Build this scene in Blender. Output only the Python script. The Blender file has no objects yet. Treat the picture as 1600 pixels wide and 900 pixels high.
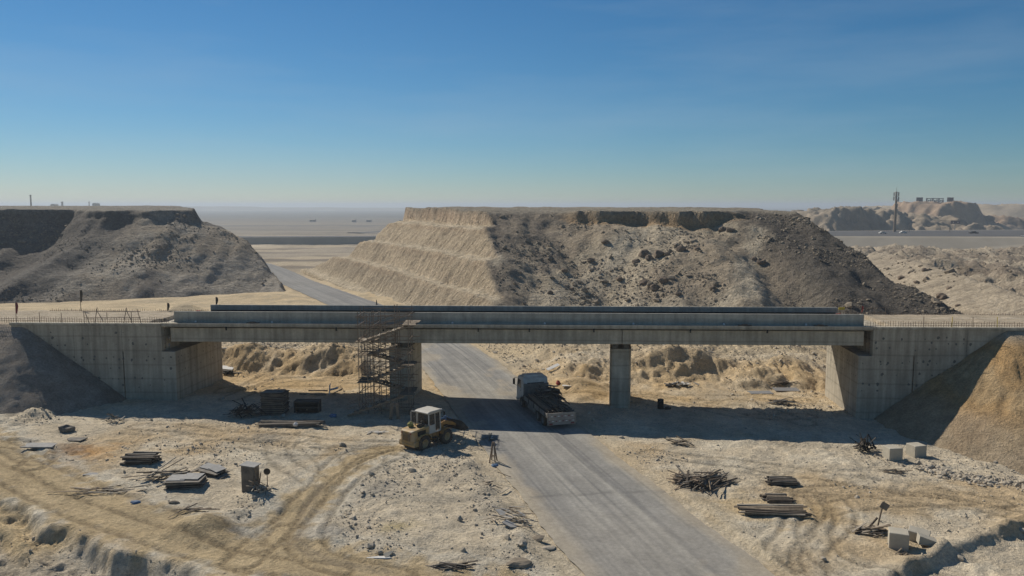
import bpy, bmesh, math, random
import numpy as np
from mathutils import Vector, Matrix, noise as mnoise

# ------------------------------------------------------------------ camera, sky, sun, exposure
scene = bpy.context.scene
COL = scene.collection
F_PX, HORIZON, CAM_H = 1230.0, 320.0, 18.5          # focal length in photo pixels, horizon row, drone height (m)
PITCH = math.atan((450 - HORIZON) / F_PX)
cam_d = bpy.data.cameras.new('camera'); cam = bpy.data.objects.new('camera', cam_d); COL.objects.link(cam)
cam_d.sensor_width = 36.0; cam_d.lens = 36.0 * F_PX / 1600.0
cam_d.clip_start = 0.5; cam_d.clip_end = 60000
cam.location = (0, 0, CAM_H); cam.rotation_euler = (math.pi / 2 - PITCH, 0, 0)
scene.camera = cam

SUN = Vector((-0.86, 0.95, 1.0)).normalized()        # towards the sun: behind the bridge, to the left
world = bpy.data.worlds.new('World'); scene.world = world; world.use_nodes = True
wn = world.node_tree.nodes; wl = world.node_tree.links
sky = wn.new('ShaderNodeTexSky'); sky.sky_type = 'NISHITA'; sky.sun_disc = False
sky.sun_elevation = math.asin(SUN.z); sky.sun_rotation = math.atan2(SUN.x, SUN.y)
sky.altitude = 100; sky.air_density = 1.0; sky.dust_density = 0.0; sky.ozone_density = 4.0
wn['Background'].inputs[1].default_value = 0.062
# the sky's colours graded a little deeper, over the whole dome
sep = wn.new('ShaderNodeSeparateColor'); cmb = wn.new('ShaderNodeCombineColor'); wl.new(sky.outputs[0], sep.inputs[0])
for i, (gain, gam) in enumerate(((0.92, 1.4), (0.90, 1.08), (1.03, 1.02))):
    p = wn.new('ShaderNodeMath'); p.operation = 'POWER'; p.inputs[1].default_value = gam; wl.new(sep.outputs[i], p.inputs[0])
    k = wn.new('ShaderNodeMath'); k.operation = 'MULTIPLY'; k.inputs[1].default_value = gain * 0.062 ** (gam - 1); wl.new(p.outputs[0], k.inputs[0])
    wl.new(k.outputs[0], cmb.inputs[i])
# thin dusty veils all round the lower sky
tcw = wn.new('ShaderNodeTexCoord'); mpw = wn.new('ShaderNodeMapping'); mpw.inputs['Scale'].default_value = (1.6, 1.6, 11.0); wl.new(tcw.outputs['Generated'], mpw.inputs['Vector'])
nw = wn.new('ShaderNodeTexNoise'); nw.inputs['Scale'].default_value = 1.5; nw.inputs['Detail'].default_value = 6; nw.inputs['Roughness'].default_value = 0.55; wl.new(mpw.outputs[0], nw.inputs['Vector'])
rw = wn.new('ShaderNodeMapRange'); rw.inputs[1].default_value = 0.45; rw.inputs[2].default_value = 0.75; rw.inputs[3].default_value = 0.0; rw.inputs[4].default_value = 0.18; wl.new(nw.outputs['Fac'], rw.inputs[0])
mw = wn.new('ShaderNodeMix'); mw.data_type = 'RGBA'; wl.new(rw.outputs[0], mw.inputs[0]); wl.new(cmb.outputs[0], mw.inputs[6]); mw.inputs[7].default_value = (6.6, 8.0, 9.2, 1)
wl.new(mw.outputs[2], wn['Background'].inputs[0])

sun_d = bpy.data.lights.new('sun', 'SUN'); sun_d.energy = 4.9; sun_d.angle = math.radians(0.53)
sun_d.color = (1.0, 0.93, 0.82)
sun = bpy.data.objects.new('sun', sun_d); COL.objects.link(sun)
sun.rotation_euler = (-SUN).to_track_quat('-Z', 'Y').to_euler(); sun.location = (-60, 60, 90)

scene.view_settings.view_transform = 'Standard'; scene.view_settings.look = 'None'
scene.view_settings.gamma = 1.0; scene.view_settings.use_curve_mapping = False
scene.view_settings.exposure = 0.0
scene.render.engine = 'CYCLES'
scene.cycles.max_bounces = 6; scene.cycles.diffuse_bounces = 3; scene.cycles.volume_bounces = 1
scene.cycles.use_denoising = True

# ------------------------------------------------------------------ helpers
rnd = random.Random(7)
def tag(o, label=None, cat=None, group=None, kind=None):
    if label: o['label'] = label
    if cat: o['category'] = cat
    if group: o['group'] = group
    if kind: o['kind'] = kind
    return o
def empty(name, loc=(0, 0, 0), rz=0.0, label=None, cat=None, group=None):
    o = bpy.data.objects.new(name, None); COL.objects.link(o)
    o.location = loc; o.rotation_euler = (0, 0, rz); o.empty_display_size = 0.2
    return tag(o, label, cat, group)
def copy_tree(o, parent=None):
    c = o.copy(); COL.objects.link(c); c.parent = parent
    for ch in list(o.children): copy_tree(ch, c)
    return c
def link(name, me, parent=None):
    o = bpy.data.objects.new(name, me); COL.objects.link(o)
    if parent: o.parent = parent
    return o

class MB:
    """collects shapes; build() links them as one mesh object"""
    def __init__(s): s.v = []; s.f = []; s.mi = []; s.m = 0; s.sm = []
    def add(s, vs, fs, smooth=False):
        b = len(s.v); s.v += [tuple(p) for p in vs]
        s.f += [tuple(i + b for i in f) for f in fs]; s.mi += [s.m] * len(fs); s.sm += [smooth] * len(fs); return s
    def hexa(s, p):                     # 8 points: bottom ring then top ring
        return s.add(p, [(3,2,1,0),(4,5,6,7),(0,1,5,4),(1,2,6,5),(2,3,7,6),(3,0,4,7)])
    def box(s, x0, x1, y0, y1, z0, z1):
        return s.hexa([(x0,y0,z0),(x1,y0,z0),(x1,y1,z0),(x0,y1,z0),(x0,y0,z1),(x1,y0,z1),(x1,y1,z1),(x0,y1,z1)])
    def cbox(s, c, size, rot=None):     # centre, size, Matrix rotation
        h = [k / 2 for k in size]; pts = []
        for z in (-1, 1):
            for x, y in ((-1,-1),(1,-1),(1,1),(-1,1)):
                p = Vector((x*h[0], y*h[1], z*h[2]))
                if rot is not None: p = rot @ p
                pts.append(p + Vector(c))
        return s.hexa(pts)
    def bar(s, a, b, w, h=None):        # rectangular bar from a to b
        a, b = Vector(a), Vector(b); d = b - a; L = d.length
        if L < 1e-6: return s
        h = h or w
        q = d.to_track_quat('X', 'Z').to_matrix()
        return s.cbox((a + b) / 2, (L, w, h), q)
    def tube(s, a, b, r, n=6, r2=None, cap=True):
        a, b = Vector(a), Vector(b); r2 = r if r2 is None else r2
        q = (b - a).to_track_quat('Z', 'Y').to_matrix(); vs = []
        for p, rr in ((a, r), (b, r2)):
            for i in range(n):
                t = 2 * math.pi * i / n
                vs.append(p + q @ Vector((rr * math.cos(t), rr * math.sin(t), 0)))
        fs = [(i, (i+1) % n, n + (i+1) % n, n + i) for i in range(n)]
        s.add(vs, fs, n > 6)
        if cap: s.add(vs, [tuple(reversed(range(n))), tuple(range(n, 2*n))])
        return s
    def prism(s, prof, axis, a, b):     # closed 2-D profile extruded along an axis ('x','y','z')
        n = len(prof); vs = []
        for t in (a, b):
            for p, q in prof:
                vs.append({'x': (t, p, q), 'y': (p, t, q), 'z': (p, q, t)}[axis])
        fs = [(i, (i+1) % n, n + (i+1) % n, n + i) for i in range(n)] + [tuple(reversed(range(n))), tuple(range(n, 2*n))]
        return s.add(vs, fs)
    def lathe(s, prof, c=(0,0,0), axis='z', n=20, smooth=True):
        vs = []; m = len(prof)
        for i in range(n):
            t = 2*math.pi*i/n; ca, sa = math.cos(t), math.sin(t)
            for r, h in prof:
                p = {'z': (r*ca, r*sa, h), 'y': (r*ca, h, r*sa), 'x': (h, r*ca, r*sa)}[axis]
                vs.append((p[0]+c[0], p[1]+c[1], p[2]+c[2]))
        fs = []
        for i in range(n):
            j = (i+1) % n
            for k in range(m-1): fs.append((i*m+k, j*m+k, j*m+k+1, i*m+k+1))
        return s.add(vs, fs, smooth)
    def mesh(s, name, mats):
        me = bpy.data.meshes.new(name); me.from_pydata(s.v, [], s.f)
        mats = mats if isinstance(mats, (list, tuple)) else [mats]
        for m in mats: me.materials.append(m)
        me.polygons.foreach_set('material_index', s.mi)
        me.polygons.foreach_set('use_smooth', s.sm)
        bm = bmesh.new(); bm.from_mesh(me); bmesh.ops.recalc_face_normals(bm, faces=bm.faces); bm.to_mesh(me); bm.free()
        me.update(); return me
    def build(s, name, mats, parent=None, bevel=0):
        me = s.mesh(name, mats)
        if bevel:
            bm = bmesh.new(); bm.from_mesh(me)
            bmesh.ops.bevel(bm, geom=[e for e in bm.edges if e.is_manifold and e.calc_face_angle(0) > 0.6], offset=bevel, segments=1, affect='EDGES', clamp_overlap=True)
            bm.to_mesh(me); bm.free()
        return link(name, me, parent)

# ------------------------------------------------------------------ numpy noise
def _h(ix, iy, seed):
    n = (ix * 374761393 + iy * 668265263 + seed * 144665) & 0xffffffff
    n = ((n ^ (n >> 13)) * 1274126177) & 0xffffffff
    n = (n ^ (n >> 16)) & 0xffffffff
    n = (n * 2246822519) & 0xffffffff
    return ((n ^ (n >> 15)) & 0xffffff) / float(0xffffff)
def vn(x, y, seed=0):
    x = np.asarray(x, float) + 5000.3; y = np.asarray(y, float) + 5000.7
    ix = np.floor(x).astype(np.int64); iy = np.floor(y).astype(np.int64)
    fx = x - ix; fy = y - iy
    fx = fx*fx*fx*(fx*(fx*6-15)+10); fy = fy*fy*fy*(fy*(fy*6-15)+10)
    a = _h(ix, iy, seed); b = _h(ix+1, iy, seed); c = _h(ix, iy+1, seed); d = _h(ix+1, iy+1, seed)
    return (a + (b-a)*fx + (c-a)*fy + (a-b-c+d)*fx*fy) * 2 - 1
def fbm(x, y, seed=0, octv=4, gain=0.5, rough=False):
    t = 0; amp = 1.0
    for i in range(octv):
        n = vn(x * 2**i, y * 2**i, seed + 17*i)
        t = t + amp * ((1 - 2*np.abs(n)) if rough else n); amp *= gain
    return t
def sst(a, b, x):
    t = np.clip((np.asarray(x, float) - a) / (b - a), 0, 1); return t*t*(3-2*t)
def lerp3(a, b, t):
    t = np.asarray(t)[..., None]; return a*(1-t) + np.asarray(b)*t

# photo measuring helper: photo pixel -> point on the plane z
def G(px, py, z=0.0):
    u = (px - 800) / F_PX; v = (450 - py) / F_PX
    d = (u, math.cos(PITCH) + v*math.sin(PITCH), -math.sin(PITCH) + v*math.cos(PITCH))
    t = (z - CAM_H) / d[2]; return d[0]*t, d[1]*t
def A(px, py, Y):
    u = (px - 800) / F_PX; v = (450 - py) / F_PX
    d = (u, math.cos(PITCH) + v*math.sin(PITCH), -math.sin(PITCH) + v*math.cos(PITCH))
    t = Y / d[1]; return d[0]*t, CAM_H + d[2]*t

# ------------------------------------------------------------------ materials
def _mat(name):
    m = bpy.data.materials.new(name); m.use_nodes = True
    n = m.node_tree.nodes; return m, n, m.node_tree.links, n['Principled BSDF']
def mat(name, col, rough=0.85, var=0.15, scale=3.0, bump=0.15, metal=0.0, dust=None, dust_amt=0.4, bscale=None):
    m, n, l, b = _mat(name)
    tc = n.new('ShaderNodeTexCoord'); ns = n.new('ShaderNodeTexNoise'); ns.inputs['Scale'].default_value = scale
    ns.inputs['Detail'].default_value = 6; ns.inputs['Roughness'].default_value = 0.65
    l.new(tc.outputs['Object'], ns.inputs['Vector'])
    mr = n.new('ShaderNodeMapRange'); mr.inputs[1].default_value = 0.3; mr.inputs[2].default_value = 0.7
    mr.inputs[3].default_value = 1 - var; mr.inputs[4].default_value = 1 + var
    l.new(ns.outputs['Fac'], mr.inputs[0])
    mx = n.new('ShaderNodeMix'); mx.data_type = 'RGBA'; mx.blend_type = 'MULTIPLY'; mx.inputs[0].default_value = 1
    mx.inputs[6].default_value = (*col, 1); l.new(mr.outputs[0], mx.inputs[7])
    out = mx.outputs[2]
    if dust:
        n2 = n.new('ShaderNodeTexNoise'); n2.inputs['Scale'].default_value = scale*0.6; n2.inputs['Detail'].default_value = 8
        l.new(tc.outputs['Object'], n2.inputs['Vector'])
        r2 = n.new('ShaderNodeMapRange'); r2.inputs[1].default_value = 0.35; r2.inputs[2].default_value = 0.7
        r2.inputs[3].default_value = 0.15*dust_amt; r2.inputs[4].default_value = min(1, 1.4*dust_amt); l.new(n2.outputs['Fac'], r2.inputs[0])
        m2 = n.new('ShaderNodeMix'); m2.data_type = 'RGBA'; l.new(r2.outputs[0], m2.inputs[0])
        l.new(out, m2.inputs[6]); m2.inputs[7].default_value = (*dust, 1); out = m2.outputs[2]
    l.new(out, b.inputs['Base Color'])
    b.inputs['Roughness'].default_value = rough; b.inputs['Metallic'].default_value = metal
    b.inputs['Specular IOR Level'].default_value = 0.25
    if bump:
        nb = n.new('ShaderNodeTexNoise'); nb.inputs['Scale'].default_value = bscale or scale*4; nb.inputs['Detail'].default_value = 5
        l.new(tc.outputs['Object'], nb.inputs['Vector'])
        bp = n.new('ShaderNodeBump'); bp.inputs['Strength'].default_value = bump; bp.inputs['Distance'].default_value = 0.05
        l.new(nb.outputs['Fac'], bp.inputs['Height']); l.new(bp.outputs[0], b.inputs['Normal'])
    return m
def terrain_mat(name, scales, amts, bumps, bdist, stretch=None):
    """colour attribute 'Col' broken up by noise octaves; bump on the same scales"""
    m, n, l, b = _mat(name)
    ge = n.new('ShaderNodeNewGeometry'); at = n.new('ShaderNodeAttribute'); at.attribute_name = 'Col'
    out = at.outputs['Color']; hsum = None
    for i, (s, a, bu) in enumerate(zip(scales, amts, bumps)):
        ns = n.new('ShaderNodeTexNoise'); ns.inputs['Scale'].default_value = s; ns.inputs['Detail'].default_value = 5
        ns.inputs['Roughness'].default_value = 0.62
        if stretch and i == stretch[0]:
            mp = n.new('ShaderNodeMapping'); mp.inputs['Scale'].default_value = (1, 1, stretch[1]); l.new(ge.outputs['Position'], mp.inputs['Vector']); l.new(mp.outputs[0], ns.inputs['Vector'])
        else: l.new(ge.outputs['Position'], ns.inputs['Vector'])
        mr = n.new('ShaderNodeMapRange'); mr.inputs[1].default_value = 0.3; mr.inputs[2].default_value = 0.7
        mr.inputs[3].default_value = 1 - a; mr.inputs[4].default_value = 1 + a; l.new(ns.outputs['Fac'], mr.inputs[0])
        mx = n.new('ShaderNodeMix'); mx.data_type = 'RGBA'; mx.blend_type = 'MULTIPLY'; mx.inputs[0].default_value = 1
        l.new(out, mx.inputs[6]); l.new(mr.outputs[0], mx.inputs[7]); out = mx.outputs[2]
        if bu:
            ml = n.new('ShaderNodeMath'); ml.operation = 'MULTIPLY'; ml.inputs[1].default_value = bu; l.new(ns.outputs['Fac'], ml.inputs[0])
            if hsum is None: hsum = ml.outputs[0]
            else:
                ad = n.new('ShaderNodeMath'); l.new(hsum, ad.inputs[0]); l.new(ml.outputs[0], ad.inputs[1]); hsum = ad.outputs[0]
    l.new(out, b.inputs['Base Color']); b.inputs['Roughness'].default_value = 0.97; b.inputs['Specular IOR Level'].default_value = 0.1
    bp = n.new('ShaderNodeBump'); bp.inputs['Strength'].default_value = 1.0; bp.inputs['Distance'].default_value = bdist
    l.new(hsum, bp.inputs['Height']); l.new(bp.outputs[0], b.inputs['Normal'])
    return m

def concrete(name, col, streak=0.35, lift=1.25):
    """cast concrete: cloudy blotches, rain streaks running down, faint horizontal pour lines"""
    m, n, l, b = _mat(name)
    tc = n.new('ShaderNodeTexCoord')
    def noise(vec, s, d=6):
        k = n.new('ShaderNodeTexNoise'); k.inputs['Scale'].default_value = s; k.inputs['Detail'].default_value = d
        k.inputs['Roughness'].default_value = 0.6; l.new(vec, k.inputs['Vector']); return k.outputs['Fac']
    def rng(src, lo, hi, a, c):
        r = n.new('ShaderNodeMapRange'); r.inputs[1].default_value = lo; r.inputs[2].default_value = hi
        r.inputs[3].default_value = a; r.inputs[4].default_value = c; l.new(src, r.inputs[0]); return r.outputs[0]
    mp = n.new('ShaderNodeMapping'); mp.inputs['Scale'].default_value = (2.2, 2.2, 0.12); l.new(tc.outputs['Object'], mp.inputs['Vector'])
    wv = n.new('ShaderNodeTexWave'); wv.bands_direction = 'Z'; wv.inputs['Scale'].default_value = 0.314 / lift
    wv.inputs['Distortion'].default_value = 0.5; wv.inputs['Detail'].default_value = 3; l.new(tc.outputs['Object'], wv.inputs['Vector'])
    fac = None
    for src in (rng(noise(tc.outputs['Object'], 0.5), .3, .7, .78, 1.2), rng(noise(tc.outputs['Object'], 5), .3, .7, .9, 1.1),
                rng(noise(mp.outputs[0], 1.0), .35, .7, 1.1, 1 - streak), rng(wv.outputs['Fac'], 0.0, 0.06, 0.8, 1.0)):
        if fac is None: fac = src
        else:
            k = n.new('ShaderNodeMath'); k.operation = 'MULTIPLY'; l.new(fac, k.inputs[0]); l.new(src, k.inputs[1]); fac = k.outputs[0]
    mx = n.new('ShaderNodeMix'); mx.data_type = 'RGBA'; mx.blend_type = 'MULTIPLY'; mx.inputs[0].default_value = 1
    mx.inputs[6].default_value = (*col, 1); l.new(fac, mx.inputs[7]); l.new(mx.outputs[2], b.inputs['Base Color'])
    b.inputs['Roughness'].default_value = 0.9; b.inputs['Specular IOR Level'].default_value = 0.2
    bp = n.new('ShaderNodeBump'); bp.inputs['Strength'].default_value = 0.25; bp.inputs['Distance'].default_value = 0.03
    l.new(noise(tc.outputs['Object'], 9), bp.inputs['Height']); l.new(bp.outputs[0], b.inputs['Normal'])
    return m

SAND = (0.40, 0.335, 0.245)
M = {}
M['ground'] = terrain_mat('site_soil', (0.22, 1.1, 5.0, 22.0), (0.13, 0.17, 0.24, 0.26), (0.0, 0.6, 0.7, 0.4), 0.25)
M['hill'] = terrain_mat('hill_soil', (0.12, 0.8, 1.6, 5.0), (0.12, 0.2, 0.3, 0.3), (0.0, 0.9, 0.8, 0.5), 0.6, (1, 0.13))
M['far'] = terrain_mat('far_soil', (0.004, 0.03, 0.2, 1.0), (0.12, 0.12, 0.15, 0.1), (0.0, 0.0, 1.0, 0.5), 0.6)
M['rock'] = mat('rubble_stone', (0.25, 0.205, 0.15), 0.95, 0.3, 0.35, 0.5, bscale=3)
M['rock_pale'] = mat('pale_stone', (0.40, 0.345, 0.265), 0.95, 0.25, 1.5, 0.5)
M['boulder'] = mat('boulder_stone', (0.17, 0.13, 0.095), 0.95, 0.35, 0.8, 0.8, bscale=2.5)
M['conc'] = concrete('cast_concrete', (0.42, 0.375, 0.29))
M['conc_wall'] = concrete('abutment_concrete', (0.40, 0.355, 0.275), 0.4, 1.3)
M['conc_parapet'] = concrete('parapet_concrete', (0.41, 0.385, 0.32), 0.25, 4.0)
M['conc_block'] = mat('block_concrete', (0.42, 0.385, 0.31), 0.9, 0.15, 2.0, 0.3, dust=SAND, dust_amt=0.3)
M['patch'] = mat('mortar_patch', (0.13, 0.125, 0.11), 0.95, 0.3, 6.0, 0.1)
M['bitumen'] = mat('bitumen', (0.014, 0.014, 0.016), 0.7, 0.3, 2.0, 0.2)
M['steel'] = mat('rusty_tube', (0.17, 0.12, 0.085), 0.7, 0.4, 4.0, 0.1, 0.2, dust=SAND, dust_amt=0.3)
M['rebar'] = mat('rebar_rust', (0.12, 0.075, 0.05), 0.85, 0.3, 5.0, 0)
M['galv'] = mat('galvanised', (0.35, 0.34, 0.32), 0.5, 0.2, 5.0, 0.05, 0.5, dust=SAND, dust_amt=0.3)
M['wood'] = mat('weathered_timber', (0.21, 0.165, 0.115), 0.9, 0.35, 5.0, 0.3)
M['wood_dark'] = mat('dark_timber', (0.085, 0.068, 0.052), 0.9, 0.35, 5.0, 0.3)
M['wood_pale'] = mat('pale_timber', (0.40, 0.34, 0.26), 0.9, 0.25, 5.0, 0.3)
M['ply'] = mat('film_plywood', (0.085, 0.08, 0.075), 0.8, 0.3, 3.0, 0.1, dust=SAND, dust_amt=0.35)
M['ply_pale'] = mat('dusty_plywood', (0.30, 0.29, 0.27), 0.85, 0.2, 3.0, 0.1)
M['yellow'] = mat('loader_yellow', (0.40, 0.24, 0.06), 0.6, 0.2, 3.0, 0.1, dust=(0.33, 0.27, 0.19), dust_amt=1.0)
M['orange'] = mat('loader_arm_paint', (0.42, 0.20, 0.04), 0.6, 0.25, 3.0, 0.1, dust=(0.2, 0.14, 0.08), dust_amt=0.5)
M['cabwhite'] = mat('cab_white', (0.50, 0.48, 0.43), 0.55, 0.1, 3.0, 0.05, dust=SAND, dust_amt=0.3)
M['truckcab'] = mat('truck_cab_paint', (0.60, 0.59, 0.55), 0.55, 0.12, 3.0, 0.05, dust=SAND, dust_amt=0.35)
M['bed'] = mat('truck_bed_paint', (0.16, 0.15, 0.14), 0.75, 0.3, 3.0, 0.1, dust=SAND, dust_amt=0.35)
M['bedpanel'] = mat('tailgate_paint', (0.30, 0.27, 0.24), 0.75, 0.25, 3.0, 0.1, dust=SAND, dust_amt=0.3)
M['rubber'] = mat('dusty_rubber', (0.03, 0.028, 0.026), 0.9, 0.2, 6.0, 0.2, dust=(0.25, 0.2, 0.14), dust_amt=0.35)
M['chassis'] = mat('dark_chassis', (0.035, 0.033, 0.03), 0.8, 0.3, 4.0, 0.1, dust=(0.2, 0.16, 0.11), dust_amt=0.25)
M['blue'] = mat('faded_blue', (0.10, 0.17, 0.27), 0.7, 0.2, 4.0, 0.05)
M['red'] = mat('traffic_red', (0.38, 0.06, 0.045), 0.6, 0.15, 4.0, 0)
M['redstripe'] = mat('faded_red_band', (0.20, 0.05, 0.05), 0.7, 0.15, 4.0, 0)
M['white'] = mat('dirty_white', (0.62, 0.60, 0.56), 0.7, 0.12, 4.0, 0.05)
M['black'] = mat('black_plastic', (0.015, 0.015, 0.015), 0.6, 0.2, 4.0, 0)
M['olive'] = mat('olive_cloth', (0.22, 0.21, 0.07), 0.9, 0.25, 4.0, 0.2)
M['yellowpaint'] = mat('yellow_tape', (0.55, 0.40, 0.05), 0.7, 0.1, 4.0, 0)
M['far_wall'] = mat('far_plaster', (0.27, 0.25, 0.22), 0.9, 0.2, 0.2, 0)
M['purple'] = mat('dark_panel_board', (0.045, 0.04, 0.06), 0.7, 0.2, 0.5, 0)
M['tar'] = terrain_mat('asphalt', (0.06, 0.5, 4.0, 30.0), (0.1, 0.12, 0.12, 0.18), (0.0, 0.2, 0.2, 0.3), 0.05)
M['hwy'] = mat('highway_asphalt', (0.085, 0.082, 0.08), 0.9, 0.15, 0.05, 0)
m, n, l, b = _mat('cab_glass'); b.inputs['Base Color'].default_value = (0.02, 0.024, 0.028, 1)
b.inputs['Roughness'].default_value = 0.15; b.inputs['Alpha'].default_value = 0.55; M['glass'] = m
# ------------------------------------------------------------------ the ground: heights
RY = np.array([10, 26, 39, 53.5, 64.5, 86.5, 104, 127, 150, 180, 212, 248, 285, 340, 420])
RX = np.array([16.8, 12, 8.2, 4.0, 0.9, -5.0, -10.6, -19.5, -30.2, -44, -59, -74.5, -92, -122, -170])
_ry = np.arange(10, 421, 1.0); _rx = np.interp(_ry, RY, RX)
_rx = np.convolve(np.pad(_rx, 8, mode='reflect', reflect_type='odd'), np.hanning(19)[1:-1] / np.hanning(19).sum(), 'valid')
def road_x(y): return np.interp(y, _ry, _rx)
def road_slope(y): return (road_x(np.asarray(y) + 3.0) - road_x(np.asarray(y) - 3.0)) / 6.0
def road_d(x, y): return (x - road_x(y)) / np.sqrt(1 + road_slope(y)**2)      # + to the right of the road
HALF = 4.75
def base(x, y):
    return -0.022*np.clip(x, -40, 40)*(1 - sst(90, 135, y)) + np.interp(y, [0, 95, 150, 212, 285, 450, 1000, 4000, 25000], [0, 0, -.6, -2, -3, -8, -11, -18, -40])

def seg_dist(x, y, pts):
    """distance to a polyline and the parameter along it"""
    best = np.full(np.shape(x), 1e9)
    for (ax, ay), (bx, by) in zip(pts[:-1], pts[1:]):
        dx, dy = bx-ax, by-ay; t = np.clip(((x-ax)*dx + (y-ay)*dy) / (dx*dx+dy*dy+1e-9), 0, 1)
        best = np.minimum(best, np.hypot(x-ax-t*dx, y-ay-t*dy))
    return best
def curve(pts, n=6):
    """smooth a photo-measured polyline"""
    p = [Vector((*G(*q), 0)) for q in pts]; p = [p[0]*2-p[1]] + p + [p[-1]*2-p[-2]]; out = []
    for i in range(1, len(p)-2):
        for k in range(n):
            t = k/n; a, b, c, d = p[i-1], p[i], p[i+1], p[i+2]
            q = 0.5*((2*b) + (c-a)*t + (2*a-5*b+4*c-d)*t*t + (3*b-a-3*c+d)*t**3); out.append((q.x, q.y))
    out.append((p[-2].x, p[-2].y)); return out
HAUL = curve([(-120, 665), (0, 735), (120, 795), (250, 840), (380, 872), (500, 893), (640, 915), (760, 925)])
HAUL2 = curve([(400, 872), (440, 830), (500, 775), (545, 735), (600, 708)])
TRACKS = [(curve(p), g, dep) for p, g, dep in [
    ([(640, 700), (560, 700), (470, 692), (400, 690), (320, 684), (220, 682)], 1.8, .05),
    ([(640, 712), (560, 708), (470, 712), (380, 704), (300, 706)], 1.8, .05),
    ([(600, 706), (540, 722), (500, 770), (455, 820), (415, 850), (380, 885)], 1.9, .07),
    ([(620, 716), (575, 735), (520, 775), (490, 820), (478, 860), (520, 890), (620, 905)], 1.9, .08),
    ([(480, 700), (510, 720), (520, 750), (480, 790), (440, 850)], 1.8, .05),
    ([(570, 706), (585, 726), (560, 755), (530, 770)], 1.6, .05),
    ([(430, 700), (440, 725), (470, 745), (500, 760)], 1.6, .05),
    ([(1020, 705), (1100, 712), (1200, 722), (1330, 742), (1450, 752), (1560, 770)], 1.8, .04),
    ([(1260, 760), (1330, 758), (1420, 768), (1520, 778), (1590, 790)], 1.8, .05),
    ([(1240, 800), (1320, 780), (1400, 772), (1500, 770)], 1.8, .04),
    ([(1240, 765), (1252, 790), (1248, 820), (1225, 850), (1230, 880), (1260, 915)], 1.8, .06),
    ([(1265, 768), (1280, 795), (1272, 825), (1290, 860), (1330, 880), (1380, 890)], 1.8, .06),
    ([(1300, 770), (1315, 790), (1305, 815), (1270, 850), (1265, 880), (1290, 915)], 1.7, .06),
    ([(1110, 835), (1160, 860), (1230, 890), (1300, 920)], 1.8, .07),
    ([(1080, 830), (1120, 860), (1170, 900), (1200, 930)], 1.8, .06),
    ([(350, 620), (420, 605), (480, 600), (560, 596), (650, 592)], 1.8, .06),
    ([(360, 632), (420, 610), (500, 606), (560, 608), (620, 604)], 1.8, .06),
    ([(380, 615), (440, 590), (520, 585), (600, 583)], 1.8, .06),
    ([(700, 600), (900, 612), (1040, 618), (1150, 640), (1260, 640)], 1.8, .06),
    ([(990, 622), (1080, 630), (1140, 622), (1190, 630), (1260, 650)], 1.7, .06),
    ([(1000, 612), (1100, 615), (1180, 612), (1260, 618)], 1.8, .06),
    ([(60, 735), (30, 720), (0, 712), (-40, 700)], 1.8, .07),
    ([(50, 745), (65, 725), (45, 712), (0, 708)], 1.8, .07),
    ([(0, 752), (130, 812), (260, 855), (400, 890), (520, 905)], 1.9, .05),
    ([(0, 722), (140, 782), (280, 828), (400, 858), (440, 838)], 1.9, .05),
]]
RAMP = [G(1680, 770), G(1600, 800), G(1490, 838), G(1400, 882), G(1300, 940)]
RAMP2 = [G(1400, 820), G(1490, 846), G(1545, 872), G(1640, 915)]
RIDGE = [(112, 235), (104, 205), (92, 162), (80, 122), (76, 108)]
MOUNDS = [(*G(320, 833), 2.6, 0.9), (*G(410, 792), 2.5, .6), (*G(845, 838), 2.0, .55), (*G(815, 800), 1.6, .5), (*G(740, 728), 1.6, .4),
          (*G(905, 580, 1.7), 4.5, 1.3), (*G(770, 565), 4.2, 1.3), (*G(700, 556), 3.5, 1.0), (*G(1090, 556, 1.7), 4.0, 1.6), (*G(1150, 562, 1.7), 3.2, 1.3), (*G(1190, 566, 1.7), 3.0, 1.3),
          (*G(1245, 562, 1.7), 4.5, 1.6), (*G(1030, 553, 1.7), 5.0, 1.5), (*G(380, 560, 1.5), 4.0, 1.0), (*G(520, 560, 1.5), 5.0, 1.4), (*G(30, 660), 4.0, 1.0),
          (*G(560, 760), 3.0, .15), (*G(640, 775), 4.0, .25), (*G(680, 830), 4.0, .2), (*G(505, 840), 2.0, .25), (-50, 118, 8, 1.6), (-72, 112, 6, 1.4)]
def pit(x, y):
    hx = [p[0] for p in HAUL]; hy = [p[1] for p in HAUL]
    f = np.interp(x, hx, hy) - y + 0.9*vn(x*.45, y*.3, 91) + .25*vn(x*1.7, y*1.2, 92)
    return sst(2.7, 3.9, f) * (1 - sst(-9, -6, x))
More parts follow.
